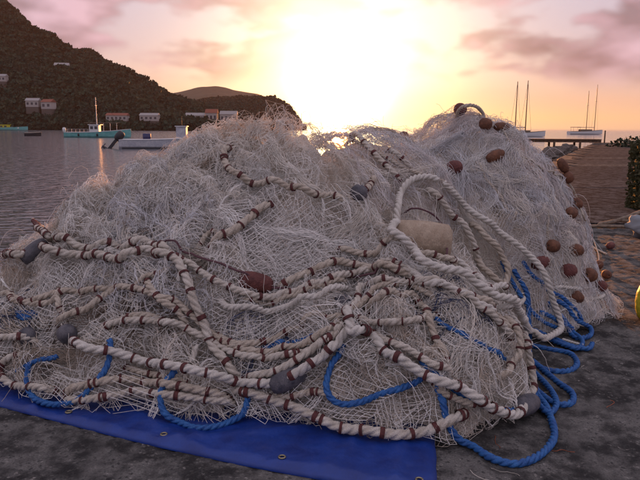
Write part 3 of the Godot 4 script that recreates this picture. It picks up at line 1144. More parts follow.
# ------------------------------------------------------------------ things on the quay
func plank(parent: Node, called: String, a: Vector3, b: Vector3, w: float, h: float, m: Material) -> void:
	var o := obj(called, box(w, h, a.distance_to(b)), m, parent)
	o.look_at_from_position((a + b) * 0.5, b, Vector3.UP)

func stick_mesh(pts: PackedVector3Array, r: float) -> ArrayMesh:
	return rope_mesh(smooth_path(pts, r * 2.0), r, 2, 60.0, 7, 0.12)

func rock_mesh(sd: int, group := -1) -> ArrayMesh:
	var n := noise(sd, 0.9, 3)
	var s := SphereMesh.new()
	s.radius = 1.0
	s.height = 2.0
	s.radial_segments = 14 if group < 0 else 28
	s.rings = 8 if group < 0 else 16
	var arr := s.get_mesh_arrays()
	var v: PackedVector3Array = arr[Mesh.ARRAY_VERTEX]
	var st := SurfaceTool.new()
	st.begin(Mesh.PRIMITIVE_TRIANGLES)
	st.set_smooth_group(group)
	var ix: PackedInt32Array = arr[Mesh.ARRAY_INDEX]
	for k in ix:
		var p := v[k]
		var f := 0.85 + 0.5 * n.get_noise_3dv(p * 1.3)
		st.add_vertex(p * f * Vector3(1, 0.75, 1))
	st.generate_normals()
	return st.commit()

func quayside() -> void:
	# wooden jetty past the end of the quay
	var j := thing("jetty", "brown timber jetty on posts off the quay's far end", "jetty", Vector3(0, 0, 0))
	var a := at_depth(598, 139.2, 62)
	var b := at_depth(470, 135.2, 62)
	var along := (b - a).normalized()
	var n_pl := 40
	for k in n_pl:
		var p := a.lerp(b, (k + 0.5) / n_pl)
		var o := obj("plank", box(a.distance_to(b) / n_pl * 0.93, 0.07, 1.7), M.timber, j)
		o.position = Vector3(p.x, 0.36, p.z)
	for s in [-0.7, 0.7]:
		plank(j, "beam", Vector3(a.x, 0.2, a.z + s), Vector3(b.x, 0.2, b.z + s), 0.14, 0.24, M.timber)
	for k in 5:
		for s in [-0.7, 0.7]:
			var p2 := a.lerp(b, 0.16 + k * 0.2)
			put("post", cyl(0.12, 0.11, 2.6, 8), M.timber, j, Vector3(p2.x, -1.2, p2.z + s))
	along = along
	# a marker post
	var mp := at_depth(604.5, 140.6, 62)
	var pole := thing("marker_post", "thin lone marker post at the far end of quay", "post", Vector3(mp.x, 0, mp.z))
	put("shaft", cyl(0.07, 0.06, 1.15, 8), M.timber, pole, Vector3(0, 0.575, 0))
	put("cap", cyl(0.085, 0.03, 0.07, 8), M.timber, pole, Vector3(0, 1.185, 0))
	# rocks along the foot of the quay, where it meets the jetty
	for k in 7:
		var rk := obj("boulder", rock_mesh(80 + k), M.rock)
		var q := at_depth(536 + k * 5.5, 155.0 - k * 1.6, 26 + k * 4.0)
		rk.position = Vector3(q.x, -0.55 + rng.randf() * 0.25, q.z)
		rk.rotation.y = rng.randf() * TAU
		rk.scale = Vector3.ONE * rng.randf_range(0.55, 0.9)
		tag(rk, "brown boulder at the water's edge below the far quay", "boulder", "boulders along the quay foot")
	# mossy wall at the landward side
	var w := thing("mossy_wall", "low rough wall grown over with brown green moss", "wall", Vector3(0, 0, 0))
	var wa := Vector3(4.83, 0, -9.7)
	var st_n := 8
	var rr := RandomNumberGenerator.new()
	rr.seed = 77
	for course in 4:
		for k in st_n:
			var stone := obj("stone", rock_block(rr.randi() % 1000, 0.5, 0.27, 0.46), M.moss, w)
			stone.position = wa + Vector3(0.25 + (k + (0.5 if course % 2 == 1 else 0.0)) * 0.5 - (0.25 if course % 2 == 1 else 0.0), 0.13 + course * 0.262, rr.randf_range(-0.02, 0.02))
	var ivy := quad_st()
	for k in 2600:
		var front_face := rr.randf() < 0.75
		var c := wa + (Vector3(rr.randf_range(-0.02, 3.8), pow(rr.randf(), 0.8) * 1.06, 0.25 + rr.randf() * 0.06) if front_face else Vector3(-0.03 - rr.randf() * 0.05, rr.randf() * 1.06, rr.randf_range(-0.25, 0.27)))
		var aa := Vector3(rr.randf_range(-1, 1), rr.randf_range(-1, 0.4), rr.randf_range(-0.5, 0.5)).normalized() * rr.randf_range(0.02, 0.045)
		var bb := aa.cross(Vector3(rr.randf_range(-0.6, 0.6), rr.randf_range(-0.2, 0.6), 1).normalized()) * 0.7
		ivy.add_vertex(c - aa); ivy.add_vertex(c + bb); ivy.add_vertex(c + aa)
		ivy.add_vertex(c - aa); ivy.add_vertex(c + aa); ivy.add_vertex(c - bb)
	ivy.generate_normals()
	var iv := obj("ivy", ivy.commit(), textured(tinted(144, 0.03, 4, Color(0.03, 0.042, 0.012), Color(0.085, 0.075, 0.028), 256, 0.4), null, 2.0, 0.7), w)
	iv.set_meta("kind", "stuff")
	# dark scrub at the wall's far end
	shrub("shrub", "low dark shrub on the landward edge of far quay", at_depth(637, 143, 48), 1.3, 91)
	# driftwood and a grey sack
	var d0 := on_plane(626, 226, 0.0)
	var dw := thing("driftwood", "bleached forked driftwood branch lying on the quay", "driftwood", d0)
	obj("branch", stick_mesh(PackedVector3Array([Vector3(-0.42, 0.03, 0.12), Vector3(-0.1, 0.09, 0.05), Vector3(0.25, 0.2, -0.05), Vector3(0.7, 0.38, -0.1)]), 0.03), M.wood, dw)
	obj("branch", stick_mesh(PackedVector3Array([Vector3(-0.1, 0.08, 0.05), Vector3(0.15, 0.06, 0.2), Vector3(0.5, 0.04, 0.3)]), 0.022), M.wood, dw)
	obj("branch", stick_mesh(PackedVector3Array([Vector3(-0.9, 0.025, 0.3), Vector3(-0.4, 0.03, 0.22), Vector3(0.2, 0.025, 0.3)]), 0.02), M.wood, dw)
	var sack := obj("sack", rock_mesh(95, 0), mat(0.2, 0.22, 0.24, 0.8))
	sack.position = on_plane(641, 238, 0.0) + Vector3(0.1, 0.12, 0)
	sack.scale = Vector3(0.3, 0.22, 0.25)
	tag(sack, "crumpled grey sack lying by the driftwood", "sack")
	# yellow buoy at the picture's edge
	var yb := on_plane(652, 322, 0.0)
	var by := thing("buoy", "yellow plastic buoy resting on the bare concrete", "buoy", yb)
	obj("shell", lathe([[0.01, 0.0], [0.06, 0.004], [0.09, 0.03], [0.105, 0.08], [0.11, 0.13], [0.105, 0.18], [0.09, 0.225], [0.055, 0.252], [0.03, 0.26], [0.01, 0.26]], 20), M.yellow, by)
	put("eye", lathe([[0.028, 0.0], [0.03, 0.03], [0.02, 0.045], [0.004, 0.045]], 10), M.yellow, by, Vector3(0, 0.255, 0))
	# blue tarpaulin under the front of the heap
	tarp()
	# loose grit on the concrete
	var mm := MultiMesh.new()
	mm.transform_format = MultiMesh.TRANSFORM_3D
	mm.mesh = rock_mesh(99)
	var n := 2600
	mm.instance_count = n
	for k in n:
		var z := -rr.randf_range(1.7, 9.0)
		var x := rr.randf_range(-1.8, 5.5)
		var s := rr.randf_range(0.0015, 0.005) * (1.0 + (2.2 if rr.randf() < 0.06 else 0.0))
		mm.set_instance_transform(k, Transform3D(Basis(Vector3.UP, rr.randf() * TAU).scaled(Vector3(s, s * 0.8, s)), Vector3(x, s * 0.3, z)))
	var g := MultiMeshInstance3D.new()
	g.name = "grit"
	g.multimesh = mm
	g.material_override = M.rock
	add_child(g, true)
	kind(g, "stuff", "fine grit and small stones scattered over the quay", "grit")

func rock_block(sd: int, w: float, h: float, d: float) -> ArrayMesh:
	var n := noise(sd, 3.0, 2)
	var b := BoxMesh.new()
	b.size = Vector3(w, h, d)
	b.subdivide_width = 3
	b.subdivide_height = 2
	b.subdivide_depth = 2
	var arr := b.get_mesh_arrays()
	var v: PackedVector3Array = arr[Mesh.ARRAY_VERTEX]
	var ix: PackedInt32Array = arr[Mesh.ARRAY_INDEX]
	var st := SurfaceTool.new()
	st.begin(Mesh.PRIMITIVE_TRIANGLES)
	st.set_smooth_group(0)
	for k in ix:
		var p := v[k]
		var r := Vector3(p.x / w, p.y / h, p.z / d) * 2.0
		var corner := maxf(r.length() - 1.25, 0.0) * 0.12
		st.add_vertex(p * (1.0 - corner) + p.normalized() * 0.02 * n.get_noise_3dv(p))
	st.generate_normals()
	return st.commit()

func shrub(called: String, label: String, at: Vector3, size: float, sd: int) -> void:
	var t := thing(called, label, "shrub", Vector3(at.x, 0, at.z))
	var r := RandomNumberGenerator.new()
	r.seed = sd
	var st := quad_st()
	for k in 700:
		var d := Vector3(r.randf_range(-1, 1), r.randf_range(0, 1), r.randf_range(-1, 1)) * Vector3(1.8, 0.6, 1) * size
		if (d / Vector3(1.8, 0.6, 1) / size).length() > 1.0:
			continue
		var a := Vector3(r.randf_range(-1, 1), r.randf_range(-1, 1), r.randf_range(-1, 1)).normalized() * 0.1 * size
		var b := a.cross(Vector3(r.randf_range(-1, 1), r.randf_range(-1, 1), r.randf_range(-1, 1)).normalized())
		st.add_vertex(d + a); st.add_vertex(d + b); st.add_vertex(d - a)
		st.add_vertex(d - a); st.add_vertex(d - b); st.add_vertex(d + a)
	st.generate_normals()
	obj("crown", st.commit(), mat(0.03, 0.04, 0.018, 0.9), t)
	for k in 5:
		obj("stem", stick_mesh(PackedVector3Array([Vector3(r.randf_range(-0.3, 0.3), 0, 0), Vector3(r.randf_range(-0.8, 0.8), 0.25, 0), Vector3(r.randf_range(-1.3, 1.3), 0.5, 0)]) , 0.03), M.timber, t)

func tarp() -> void:
	# outline on the ground, walked as a sheet with slight wrinkles and a rolled rim
	var A := on_plane(-60, 392, 0.0)
	var Bp := on_plane(0, 409, 0.0)
	var C := on_plane(160, 450, 0.0)
	var D := on_plane(437, 500, 0.0)
	var E := on_plane(458, 436, 0.0)
	var front := smooth_path(PackedVector3Array([A + Vector3(-0.8, 0, -0.1), A, Bp, C, on_plane(300, 479, 0.0), D]), 0.03)
	var rows := 50
	var nz := noise(120, 2.2, 3)
	var creases := [[-1.2, -2.6, 0.9, 0.44], [-0.5, -2.4, 0.97, -0.24], [0.1, -2.2, 0.9, 0.43], [0.3, -2.2, 0.98, 0.2], [-0.3, -2.33, 0.2, 0.98], [-0.75, -2.5, 0.7, -0.7]]
	var st := SurfaceTool.new()
	st.begin(Mesh.PRIMITIVE_TRIANGLES)
	st.set_smooth_group(0)
	var g := []
	var back0 := A + Vector3(-0.8, 0, -1.3)
	var back1 := E + Vector3(0.05, 0, -0.9)
	var n := front.size()
	for i in n:
		var f := front[i]
		var t := float(i) / (n - 1)
		var bk := back0.lerp(back1, t)
		var row := PackedVector3Array()
		for j in rows:
			var s := pow(float(j) / (rows - 1), 1.3)
			var p := f.lerp(bk, s)
			p.x += 0.006 * nz.get_noise_2d(p.z * 3.0, 9.0)
			var e := minf(minf(s * 40.0, 1.0), minf((1.0 - t) * 60.0, 1.0))
			p.y = 0.021 + e * (0.009 + 0.011 * (nz.get_noise_2d(p.x, p.z) + 0.3) + 0.004 * nz.get_noise_2d(p.x * 5.0, p.z * 5.0))
			for cr in creases:
				var away := absf((p.x - cr[0]) * cr[2] + (p.z - cr[1]) * cr[3])
				p.y += e * 0.011 * exp(-away * away / 0.0004)
			row.append(p)
		g.append(row)
	for i in n - 1:
		for j in rows - 1:
			add_quad(st, g[i][j], g[i][j + 1], g[i + 1][j + 1], g[i + 1][j])
	# rim down to the ground
	for i in n - 1:
		add_quad(st, g[i][0], g[i + 1][0], g[i + 1][0] - Vector3(0, 0.012, 0), g[i][0] - Vector3(0, 0.012, 0))
	for j in rows - 1:
		add_quad(st, g[n - 1][j], g[n - 1][j + 1], g[n - 1][j + 1] - Vector3(0, 0.012, 0), g[n - 1][j] - Vector3(0, 0.012, 0))
	st.generate_normals()
	var o := obj("tarpaulin", st.commit(), M.tarp)
	var ringm := TorusMesh.new()
	ringm.inner_radius = 0.008
	ringm.outer_radius = 0.015
	ringm.rings = 14
	ringm.ring_segments = 6
	for k in 6:
		var i := int(lerpf(n * 0.2, n * 0.97, k / 5.0))
		put("eyelet", ringm, M.brass, o, g[i][4] + Vector3(0, 0.004, 0))
	tag(o, "deep blue tarpaulin spread on the concrete under the net heap", "tarpaulin")

# ------------------------------------------------------------------ nets
var net_front: Node3D
var net_back: Node3D

func split_front(x: float, z: float) -> bool:
	# which of the two nets lies at that place
	return -z < 3.75 + 0.0 * x or x < 0.15 - (-z - 3.9) * 0.5

func nets() -> void:
	net_front = thing("fishing_net", "big heap of cream netting with lashed ropes on blue tarpaulin", "fishing net", Vector3.ZERO)
	net_back = thing("fishing_net", "grey fine meshed net heaped behind, strung with brown oval floats", "fishing net", Vector3.ZERO)
	core(net_front, true)
	core(net_back, false)
	var front := Twine.new()
	var back := Twine.new()
	var cream := Color(0.79, 0.73, 0.65)
	var white := Color(0.86, 0.83, 0.79)
	var tan_ := Color(0.58, 0.49, 0.40)
	var cool := Color(0.72, 0.71, 0.72)
	var cols := [cream, white, cream, tan_, white]
	# deep layers that fill the heap
	for k in 22:
		var x := rng.randf_range(-1.9, 1.0)
		var z := -rng.randf_range(2.5, 3.8)
		if hs(x, z) < 0.12 or not split_front(x, z):
			continue
		sheet(front, x, z, rng.randf() * TAU, 40, 40, 0.026, 0.026, rng.randf_range(-0.07, -0.02), 0.03, rng.randf_range(0.06, 0.12), rng.randf_range(3.0, 5.0), 0.0012, cols[k % 5], 900 + k * 7, 0.002)
	# draped and folded layers over the front heap
	for k in 29:
		var x := rng.randf_range(-2.0, 1.1)
		var z := -rng.randf_range(2.45, 4.1)
		if hs(x, z) < 0.12 or not split_front(x, z):
			continue
		var cu := rng.randf_range(0.015, 0.022)
		sheet(front, x, z, rng.randf() * TAU, 52, 52, cu, cu * rng.randf_range(0.9, 1.3), rng.randf_range(-0.015, 0.014), rng.randf_range(0.03, 0.05), rng.randf_range(0.07, 0.13), rng.randf_range(2.5, 5.0), rng.randf_range(0.0008, 0.0011), cols[rng.randi() % 5], 1000 + k * 11, 0.0018)
	# open mesh hanging over the lower front
	for k in 12:
		var x := rng.randf_range(-1.4, 0.9)
		var z := -rng.randf_range(2.35, 3.0)
		if hs(x, z) < 0.05:
			continue
		sheet(front, x, z, rng.randf() * TAU, 36, 36, 0.022, 0.025, rng.randf_range(0.01, 0.03), 0.03, 0.05, 2.5, 0.0010, white, 3000 + k * 13, 0.0015)
	for k in 8:
		var x := rng.randf_range(-0.2, 0.95)
		var z := -rng.randf_range(2.35, 2.9)
		if hs(x, z) < 0.08:
			continue
		sheet(front, x, z, rng.randf() * TAU, 44, 44, 0.015, 0.017, rng.randf_range(-0.03, 0.004), 0.03, 0.09, 5.0, 0.0010, cols[k % 5], 3500 + k * 13, 0.002)
	# fluffy packed netting on the left flank
	for k in 10:
		var x := rng.randf_range(-1.9, -0.5)
		var z := -rng.randf_range(2.9, 4.0)
		if hs(x, z) < 0.12:
			continue
		sheet(front, x, z, rng.randf() * TAU, 54, 54, 0.013, 0.014, rng.randf_range(0.0, 0.02), 0.045, 0.09, 7.0, 0.0010, [white, cool, white][k % 3], 4000 + k * 17, 0.003)
	# the net behind: finer, pulled out in streaks down the slope
	for k in 34:
		var x := rng.randf_range(0.1, 2.0)
		var z := -rng.randf_range(3.6, 5.4)
		if hs(x, z) < 0.1 or split_front(x, z):
			continue
		var n := hn_wide(x, z)
		sheet(back, x, z, atan2(n.z, n.x) + rng.randf_range(-0.5, 0.5), 34, 60, 0.040, 0.012, rng.randf_range(-0.05 if k % 3 == 0 else -0.005, 0.018), 0.045, 0.05, rng.randf_range(2.5, 5.0), rng.randf_range(0.0008, 0.0011), [cool, white, cream, Color(0.68, 0.62, 0.60)][k % 4], 5000 + k * 19, 0.002)
	for q in [[0.0, -2.42], [0.3, -2.38], [0.55, -2.45], [0.2, -2.5], [-0.35, -2.55]]:
		sheet(front, q[0], q[1], rng.randf() * TAU, 34, 34, 0.016, 0.017, -0.01, 0.03, 0.08, 5.0, 0.0010, cream, 6500 + int(q[0] * 100), 0.002)
	# scraps of darker net caught low on the left
	for q in [[-1.55, -2.95], [-1.3, -2.8], [-0.85, -2.75], [-0.2, -2.62], [0.55, -2.6], [-1.0, -3.05]]:
		sheet(front, q[0], q[1], rng.randf() * TAU, 26, 26, 0.013, 0.013, 0.004, 0.035, 0.09, 6.0, 0.0012, Color(0.05, 0.07, 0.16) if rng.randf() < 0.6 else Color(0.16, 0.11, 0.08), 6100 + int(q[0] * 100), 0.002)
	# rolls of gathered netting
	for k in 34:
		var x := rng.randf_range(-1.9, 1.1)
		var z := -rng.randf_range(2.55, 3.9)
		if hs(x, z) < 0.15 or not split_front(x, z):
			continue
		var n := hn_wide(x, z)
		gathered(front, x, z, atan2(n.z, n.x) + rng.randf_range(-1.5, 1.5), rng.randf_range(0.5, 1.3), rng.randf_range(0.03, 0.075), 50, rng.randf_range(0.0009, 0.0013), cols[rng.randi() % 5], 7000 + k * 23)
	for k in 26:
		var x := rng.randf_range(0.3, 1.8)
		var z := -rng.randf_range(3.9, 4.9)
		if hs(x, z) < 0.2 or split_front(x, z):
			continue
		var n := hn_wide(x, z)
		gathered(back, x, z, atan2(n.z, n.x) + rng.randf_range(-0.7, 0.7), rng.randf_range(0.6, 1.3), rng.randf_range(0.04, 0.09), 46, rng.randf_range(0.0009, 0.0013), [cool, cream, Color(0.68, 0.62, 0.60)][k % 3], 8000 + k * 29)
	# loose ends
	for k in 1900:
		var x := rng.randf_range(-2.1, 2.0)
		var z := -rng.randf_range(2.25, 5.4)
		var h := hs(x, z)
		if h < 0.12:
			continue
		var f := split_front(x, z)
		stray(front if f else back, Vector3(x, h, z), rng.randf_range(0.08, 0.3), rng.randf_range(0.0007, 0.0012), (cols[rng.randi() % 5] if f else cool), 0.03)
	print("twine segments ", front.n, " ", back.n)
	var a := obj("netting", front.mesh(), M.twine, net_front)
	a.set_meta("kind", "stuff")
	var b := obj("netting", back.mesh(), M.twine, net_back)
	b.set_meta("kind", "stuff")

func core(parent: Node, front: bool) -> void:
	var st := SurfaceTool.new()
	st.begin(Mesh.PRIMITIVE_TRIANGLES)
	st.set_smooth_group(0)
	var lump := noise(131, 14.0, 3)
	var step := 1
	for j in range(0, GNZ - 1, step):
		for i in range(0, GNX - 1, step):
			var k := j * GNX + i
			if hgrid[k] < 0.02 and hgrid[k + 1] < 0.02 and hgrid[k + GNX] < 0.02 and hgrid[k + GNX + 1] < 0.02:
				continue
			var x := GX0 + i * GS
			var z := GZ0 + j * GS
			if split_front(x, z) != front:
				continue
			var q := []
			for c in [[0, 0], [1, 0], [1, 1], [0, 1]]:
				var h := hgrid[k + c[0] + c[1] * GNX]
				var xx: float = x + c[0] * GS
				var zz: float = z + c[1] * GS
				var nn := hn_wide(xx, zz)
				var inward := 0.09 * smoothstep(0.0, 0.1, h)
				q.append(Vector3(xx, h + 0.02 * lump.get_noise_2d(xx, zz) - 0.06 * (1.0 - smoothstep(0.0, 0.14, h)), zz) - nn * inward)
			add_quad(st, q[0], q[1], q[2], q[3])
	st.generate_normals()
	obj("packed_netting", st.commit(), M.packed, parent)

# ------------------------------------------------------------------ ropes and floats
func ropes_and_floats() -> void:
	var N := net_front
	var g := 0.105
	# head ropes of the front net, lashed at intervals
	rope([33, 223, 47, 234, 59, 243, 75, 246, 91, 252, 125, 256, 147, 253, 175, 254], 0.017, 0.02, M.rope, N, g)
	rope([-6, 263, 16, 259, 31, 258, 47, 256, 62, 257, 81, 260, 106, 262, 131, 265, 150, 262, 172, 262, 182, 272, 191, 286, 197, 305, 207, 327, 214, 346, 224, 361, 236, 374, 247, 379], 0.018, 0.03, M.rope, N, g)
	rope([76, 343, 85, 347, 97, 353, 125, 357, 153, 363, 178, 369, 210, 378, 241, 384, 279, 386, 300, 377, 322, 364, 341, 345, 354, 332], 0.018, 0.04, M.rope_white, N, g)
	rope([247, 377, 272, 377, 294, 367, 316, 351, 335, 339, 346, 326], 0.016, 0.025, M.rope, N, g)
	rope([345, 318, 354, 339, 367, 350, 389, 361, 423, 378, 454, 395, 482, 412, 507, 420, 524, 414], 0.019, 0.045, M.rope_white, N, g)
	rope([225, 389, 257, 395, 279, 403, 301, 409, 322, 420, 347, 432, 364, 440, 389, 445, 420, 437, 445, 423, 464, 411], 0.019, 0.02, M.rope, N, g)
	rope([-4, 339, 16, 339, 31, 341, 50, 348], 0.016, 0.02, M.rope, N, g)
	rope([30, 352, 22, 356, 8, 363, 3, 374, 16, 386, 34, 389, 60, 390], 0.016, 0.012, M.rope, N, g)
	rope([66, 396, 75, 391, 94, 386, 125, 381, 156, 385, 187, 389, 225, 397], 0.017, 0.015, M.rope_dull, N, g)
	rope([66, 397, 80, 402, 103, 400, 131, 397, 156, 396, 200, 400, 235, 404], 0.016, 0.01, M.rope, N, g)
	rope([232, 150, 231, 168, 238, 181, 250, 189, 266, 192, 301, 197, 329, 203, 346, 203], 0.016, 0.02, M.rope_dull, N, g)
	rope([361, 194, 367, 188, 372, 178], 0.016, 0.02, M.rope_dull, N, g)
	rope([205, 253, 226, 241, 244, 227, 263, 211, 274, 204], 0.018, 0.015, M.rope_dull, N, g)
	rope([276, 289, 297, 280, 316, 274, 335, 267, 364, 271, 395, 274, 415, 277], 0.017, 0.015, M.rope_dull, N, g)
	rope([330, 252, 345, 255, 376, 260, 414, 263, 442, 269, 456, 278], 0.015, 0.02, M.rope_dull, N, g)
	rope([219, 299, 232, 311, 254, 316, 279, 314, 304, 308, 329, 299, 346, 291], 0.014, 0.03, M.rope_white, N)
	rope([240, 303, 269, 306, 291, 302, 310, 296, 330, 286, 344, 283], 0.013, 0.015, M.rope_dull, N, 0.13)
	rope([423, 193, 436, 208, 451, 224, 461, 239, 468, 254, 480, 264], 0.017, 0.03, M.rope, N, 0.16)
	rope([468, 226, 480, 240, 492, 252, 501, 271, 498, 287, 486, 281, 474, 266, 470, 256], 0.018, 0.04, M.rope_dull, N)
	rope([352, 322, 364, 326, 401, 325, 423, 324, 439, 314], 0.014, 0.02, M.rope, N, g)
	rope([366, 318, 373, 310, 389, 301, 407, 301, 420, 311, 424, 326, 432, 344, 440, 362, 446, 376], 0.015, 0.015, M.rope_dull, N, g)
	rope([500, 318, 503, 330, 507, 345, 505, 362, 494, 377], 0.016, 0.02, M.rope_dull, N, 0.12)
	rope([514, 330, 517, 342, 522, 362, 526, 388, 526, 404], 0.016, 0.02, M.rope, N, 0.12)
	rope([430, 280, 447, 296, 470, 306, 492, 322, 506, 338], 0.016, 0.015, M.rope_dull, N, 0.14)
	rope([200, 342, 194, 356, 188, 370], 0.013, 0.02, M.rope_white, N)
	rope([176, 290, 183, 281, 190, 268], 0.014, 0.02, M.rope_white, N)
	rope([146, 280, 160, 294, 176, 312, 190, 327], 0.015, 0.012, M.rope_dull, N, 0.12)
	rope([60, 285, 66, 305, 64, 322], 0.013, 0.012, M.rope_dull, N, 0.12)
	rope([0, 300, 22, 306, 45, 300, 70, 290], 0.014, 0.01, M.rope_dull, N, 0.12)
	rope([110, 330, 128, 320, 150, 316, 170, 322], 0.014, 0.01, M.rope_dull, N, 0.12)
	rope([300, 330, 330, 322, 352, 316, 380, 292, 410, 290, 440, 300], 0.013, 0.006, M.rope_dull, N, 0.12)
	rope([130, 300, 150, 280, 172, 275], 0.012, 0.01, M.rope_dull, N, 0.14)
	rope([225, 232, 208, 238, 195, 250], 0.013, 0.01, M.rope_dull, N, 0.14)
	rope([350, 297, 365, 292, 380, 288, 397, 286, 420, 287, 440, 293], 0.015, 0.015, M.rope, N, 0.12)
	rope([348, 320, 356, 311, 364, 301, 370, 290], 0.014, 0.02, M.rope, N, g)
	rope([214, 330, 224, 338, 240, 345, 265, 346, 290, 337, 306, 327], 0.014, 0.012, M.rope_dull, N, g)
	rope([58, 330, 82, 316, 100, 306, 112, 296, 130, 288], 0.015, 0.012, M.rope_dull, N, 0.13)
	rope([402, 266, 425, 286, 450, 298, 472, 311, 490, 326], 0.016, 0.02, M.rope_white, N)
	rope([494, 311, 506, 310, 515, 307, 523, 296], 0.013, 0.02, M.rope_white, N)
	rope([350, 138, 367, 150, 382, 167, 402, 186], 0.015, 0.012, M.rope, N, 0.13)
	rope([385, 150, 398, 163, 413, 182], 0.014, 0.012, M.rope, N, 0.13)
	rope([262, 395, 290, 398, 318, 392, 340, 398], 0.014, 0.006, M.rope_dull, N, g)
	rope([432, 376, 440, 392, 462, 404, 486, 404], 0.013, 0.006, M.rope_dull, N, g)
	rope([120, 366, 140, 372, 165, 377, 190, 384], 0.014, 0.006, M.rope_dull, N, g)
	rope([150, 263, 185, 267, 215, 281, 245, 297, 280, 299, 315, 290, 345, 279, 380, 277, 420, 286, 455, 301, 485, 319, 506, 338], 0.015, 0.02, M.rope, N, g)
	rope([100, 331, 130, 322, 165, 323, 200, 336, 235, 353, 270, 363, 300, 358, 325, 346, 346, 329], 0.015, 0.016, M.rope, N, g)
	rope([-4, 301, 40, 306, 80, 301, 120, 291, 150, 293, 185, 311, 215, 336, 250, 351, 285, 354, 320, 339, 345, 322], 0.014, 0.012, M.rope_dull, N, g)
	rope([440, 262, 462, 280, 484, 296, 505, 314, 520, 334, 530, 352], 0.015, 0.02, M.rope_white, N, 0.15)
	rope([360, 330, 385, 340, 408, 352, 430, 366, 450, 384], 0.014, 0.012, M.rope, N, g)
	# thin cords
	rope([160, 252, 191, 260, 238, 277, 263, 289, 290, 292], 0.005, 0.03, M.thin_line, N)
	rope([335, 280, 352, 281, 380, 280, 411, 279], 0.005, 0.02, M.thin_line, N)
	rope([402, 215, 414, 214, 428, 220, 437, 234, 441, 252, 443, 268], 0.005, 0.035, M.thin_line, N)
	# floats strung on the front net
	var barrel := lathe([[0.006, -0.075], [0.028, -0.073], [0.038, -0.055], [0.044, -0.02], [0.044, 0.02], [0.038, 0.055], [0.028, 0.073], [0.006, 0.075]], 16, 0.02)
	var ball := lathe([[0.006, -0.04], [0.026, -0.037], [0.04, -0.02], [0.044, 0.0], [0.04, 0.02], [0.026, 0.037], [0.006, 0.04]], 16, 0.02)
	for f in [[37, 256, 47, 255], [291, 381, 300, 376], [517, 407, 524, 403]]:
		float_at(f[0], f[1], barrel, M.dark_float, N, [f[2], f[3]], 0.045)
	for f in [[73, 337, 79, 343], [343, 311, 346, 319], [33, 339, 40, 342], [355, 199, 363, 197]]:
		float_at(f[0], f[1], ball, M.dark_float, N, [f[2], f[3]], 0.04)
	float_at(252, 287, barrel, M.red_float, N, [], 0.05)
	var buoy := lathe([[0.01, -0.15], [0.06, -0.148], [0.085, -0.13], [0.092, -0.06], [0.094, 0.0], [0.092, 0.06], [0.085, 0.13], [0.06, 0.148], [0.01, 0.15]], 20, 0.01)
	float_at(420, 240, buoy, M.tan_float, N, [], 0.0, "cork_float")

	# the loose white rope that loops over the heap
	var wr := thing("loose_rope", "thick smooth off white rope looping loosely over the nets", "rope", Vector3.ZERO)
	rope([430, 187, 423, 184, 411, 186, 398, 199, 392, 214, 391, 230, 398, 249, 411, 264, 426, 277, 451, 286, 482, 305, 507, 321, 530, 342, 542, 352, 550, 347, 554, 335, 550, 317, 542, 300, 535, 282, 525, 264, 512, 248, 498, 236, 476, 224, 457, 211, 441, 194, 434, 188], 0.02, 0.06, M.rope_white, wr, 0.0, "line", 3, 2.6, 16)

	# blue ropes
	blue("blue rope loop hanging at the left end of the heap", [37, 366, 34, 386, 41, 402, 62, 408, 84, 400, 100, 383, 108, 367, 112, 344], 0.014, 0.03)
	blue("blue rope loop drooping on to the tarpaulin in front", [180, 372, 176, 378, 168, 389, 166, 411, 176, 429, 194, 437, 216, 436, 235, 428, 247, 414, 252, 393, 250, 386], 0.0145, 0.03)
	blue("blue rope curving inside the open mesh above the tarpaulin", [345, 347, 343, 351, 334, 367, 329, 386, 334, 401, 351, 406, 376, 398, 398, 389, 417, 382, 428, 372], 0.014, 0.025)
	blue("blue rope running under the long lashed white rope", [420, 360, 429, 370, 445, 384, 470, 401, 495, 411, 510, 412], 0.014, 0.015)
	blue("long blue rope swung out over the bare concrete", [437, 385, 442, 401, 445, 420, 454, 439, 470, 451, 489, 464, 512, 470, 530, 467, 545, 457, 554, 442, 551, 425, 545, 410, 535, 397, 530, 385, 529, 360, 527, 340, 526, 320, 526, 295, 517, 280, 512, 270], 0.0155, 0.012)
	blue("flat blue rope loop beside the heap, middle of three", [528, 348, 552, 353, 570, 357, 577, 367, 567, 375, 547, 374, 532, 366], 0.0155, 0.005)
	blue("blue rope loop on the concrete nearest the long blue rope", [532, 364, 545, 375, 557, 386, 572, 397, 571, 407, 557, 409, 542, 399, 532, 391], 0.0155, 0.005)
	blue("blue rope loop beside the heap closest to the brown floats", [548, 300, 562, 306, 572, 320, 587, 330, 590, 339, 577, 342, 567, 332, 556, 314, 545, 303], 0.015, 0.01)
	blue("short blue rope end lying past the white rope's bend", [530, 330, 550, 342, 567, 350, 587, 354, 592, 348], 0.0145, 0.018)
	blue("blue rope dangling down the gap between the two heaps", [500, 262, 512, 285, 524, 305, 540, 322, 556, 330], 0.013, 0.015)
	blue("blue rope strand half buried low in the front netting", [430, 318, 446, 328, 466, 340, 488, 352, 502, 360], 0.012, 0.012)
	blue("short blue rope buried among lashed ropes at heap's middle", [262, 352, 280, 349, 300, 344, 318, 336], 0.013, 0.012)
	blue("blue rope loop squeezed between two wider loops beside the heap", [536, 312, 552, 322, 570, 334, 582, 346, 576, 354, 558, 348, 540, 334], 0.014, 0.02)
	blue("blue rope trailing up from the loops toward the brown floats", [520, 262, 534, 280, 548, 292, 562, 300, 574, 312, 580, 326], 0.013, 0.012)
	blue("blue rope bight lying inside the long swung out rope", [528, 372, 540, 384, 552, 398, 556, 412, 548, 420, 538, 410, 531, 396], 0.014, 0.02)
	blue("short blue rope stub in the netting above tarpaulin's left", [20, 372, 40, 362, 60, 358], 0.012, 0.012)

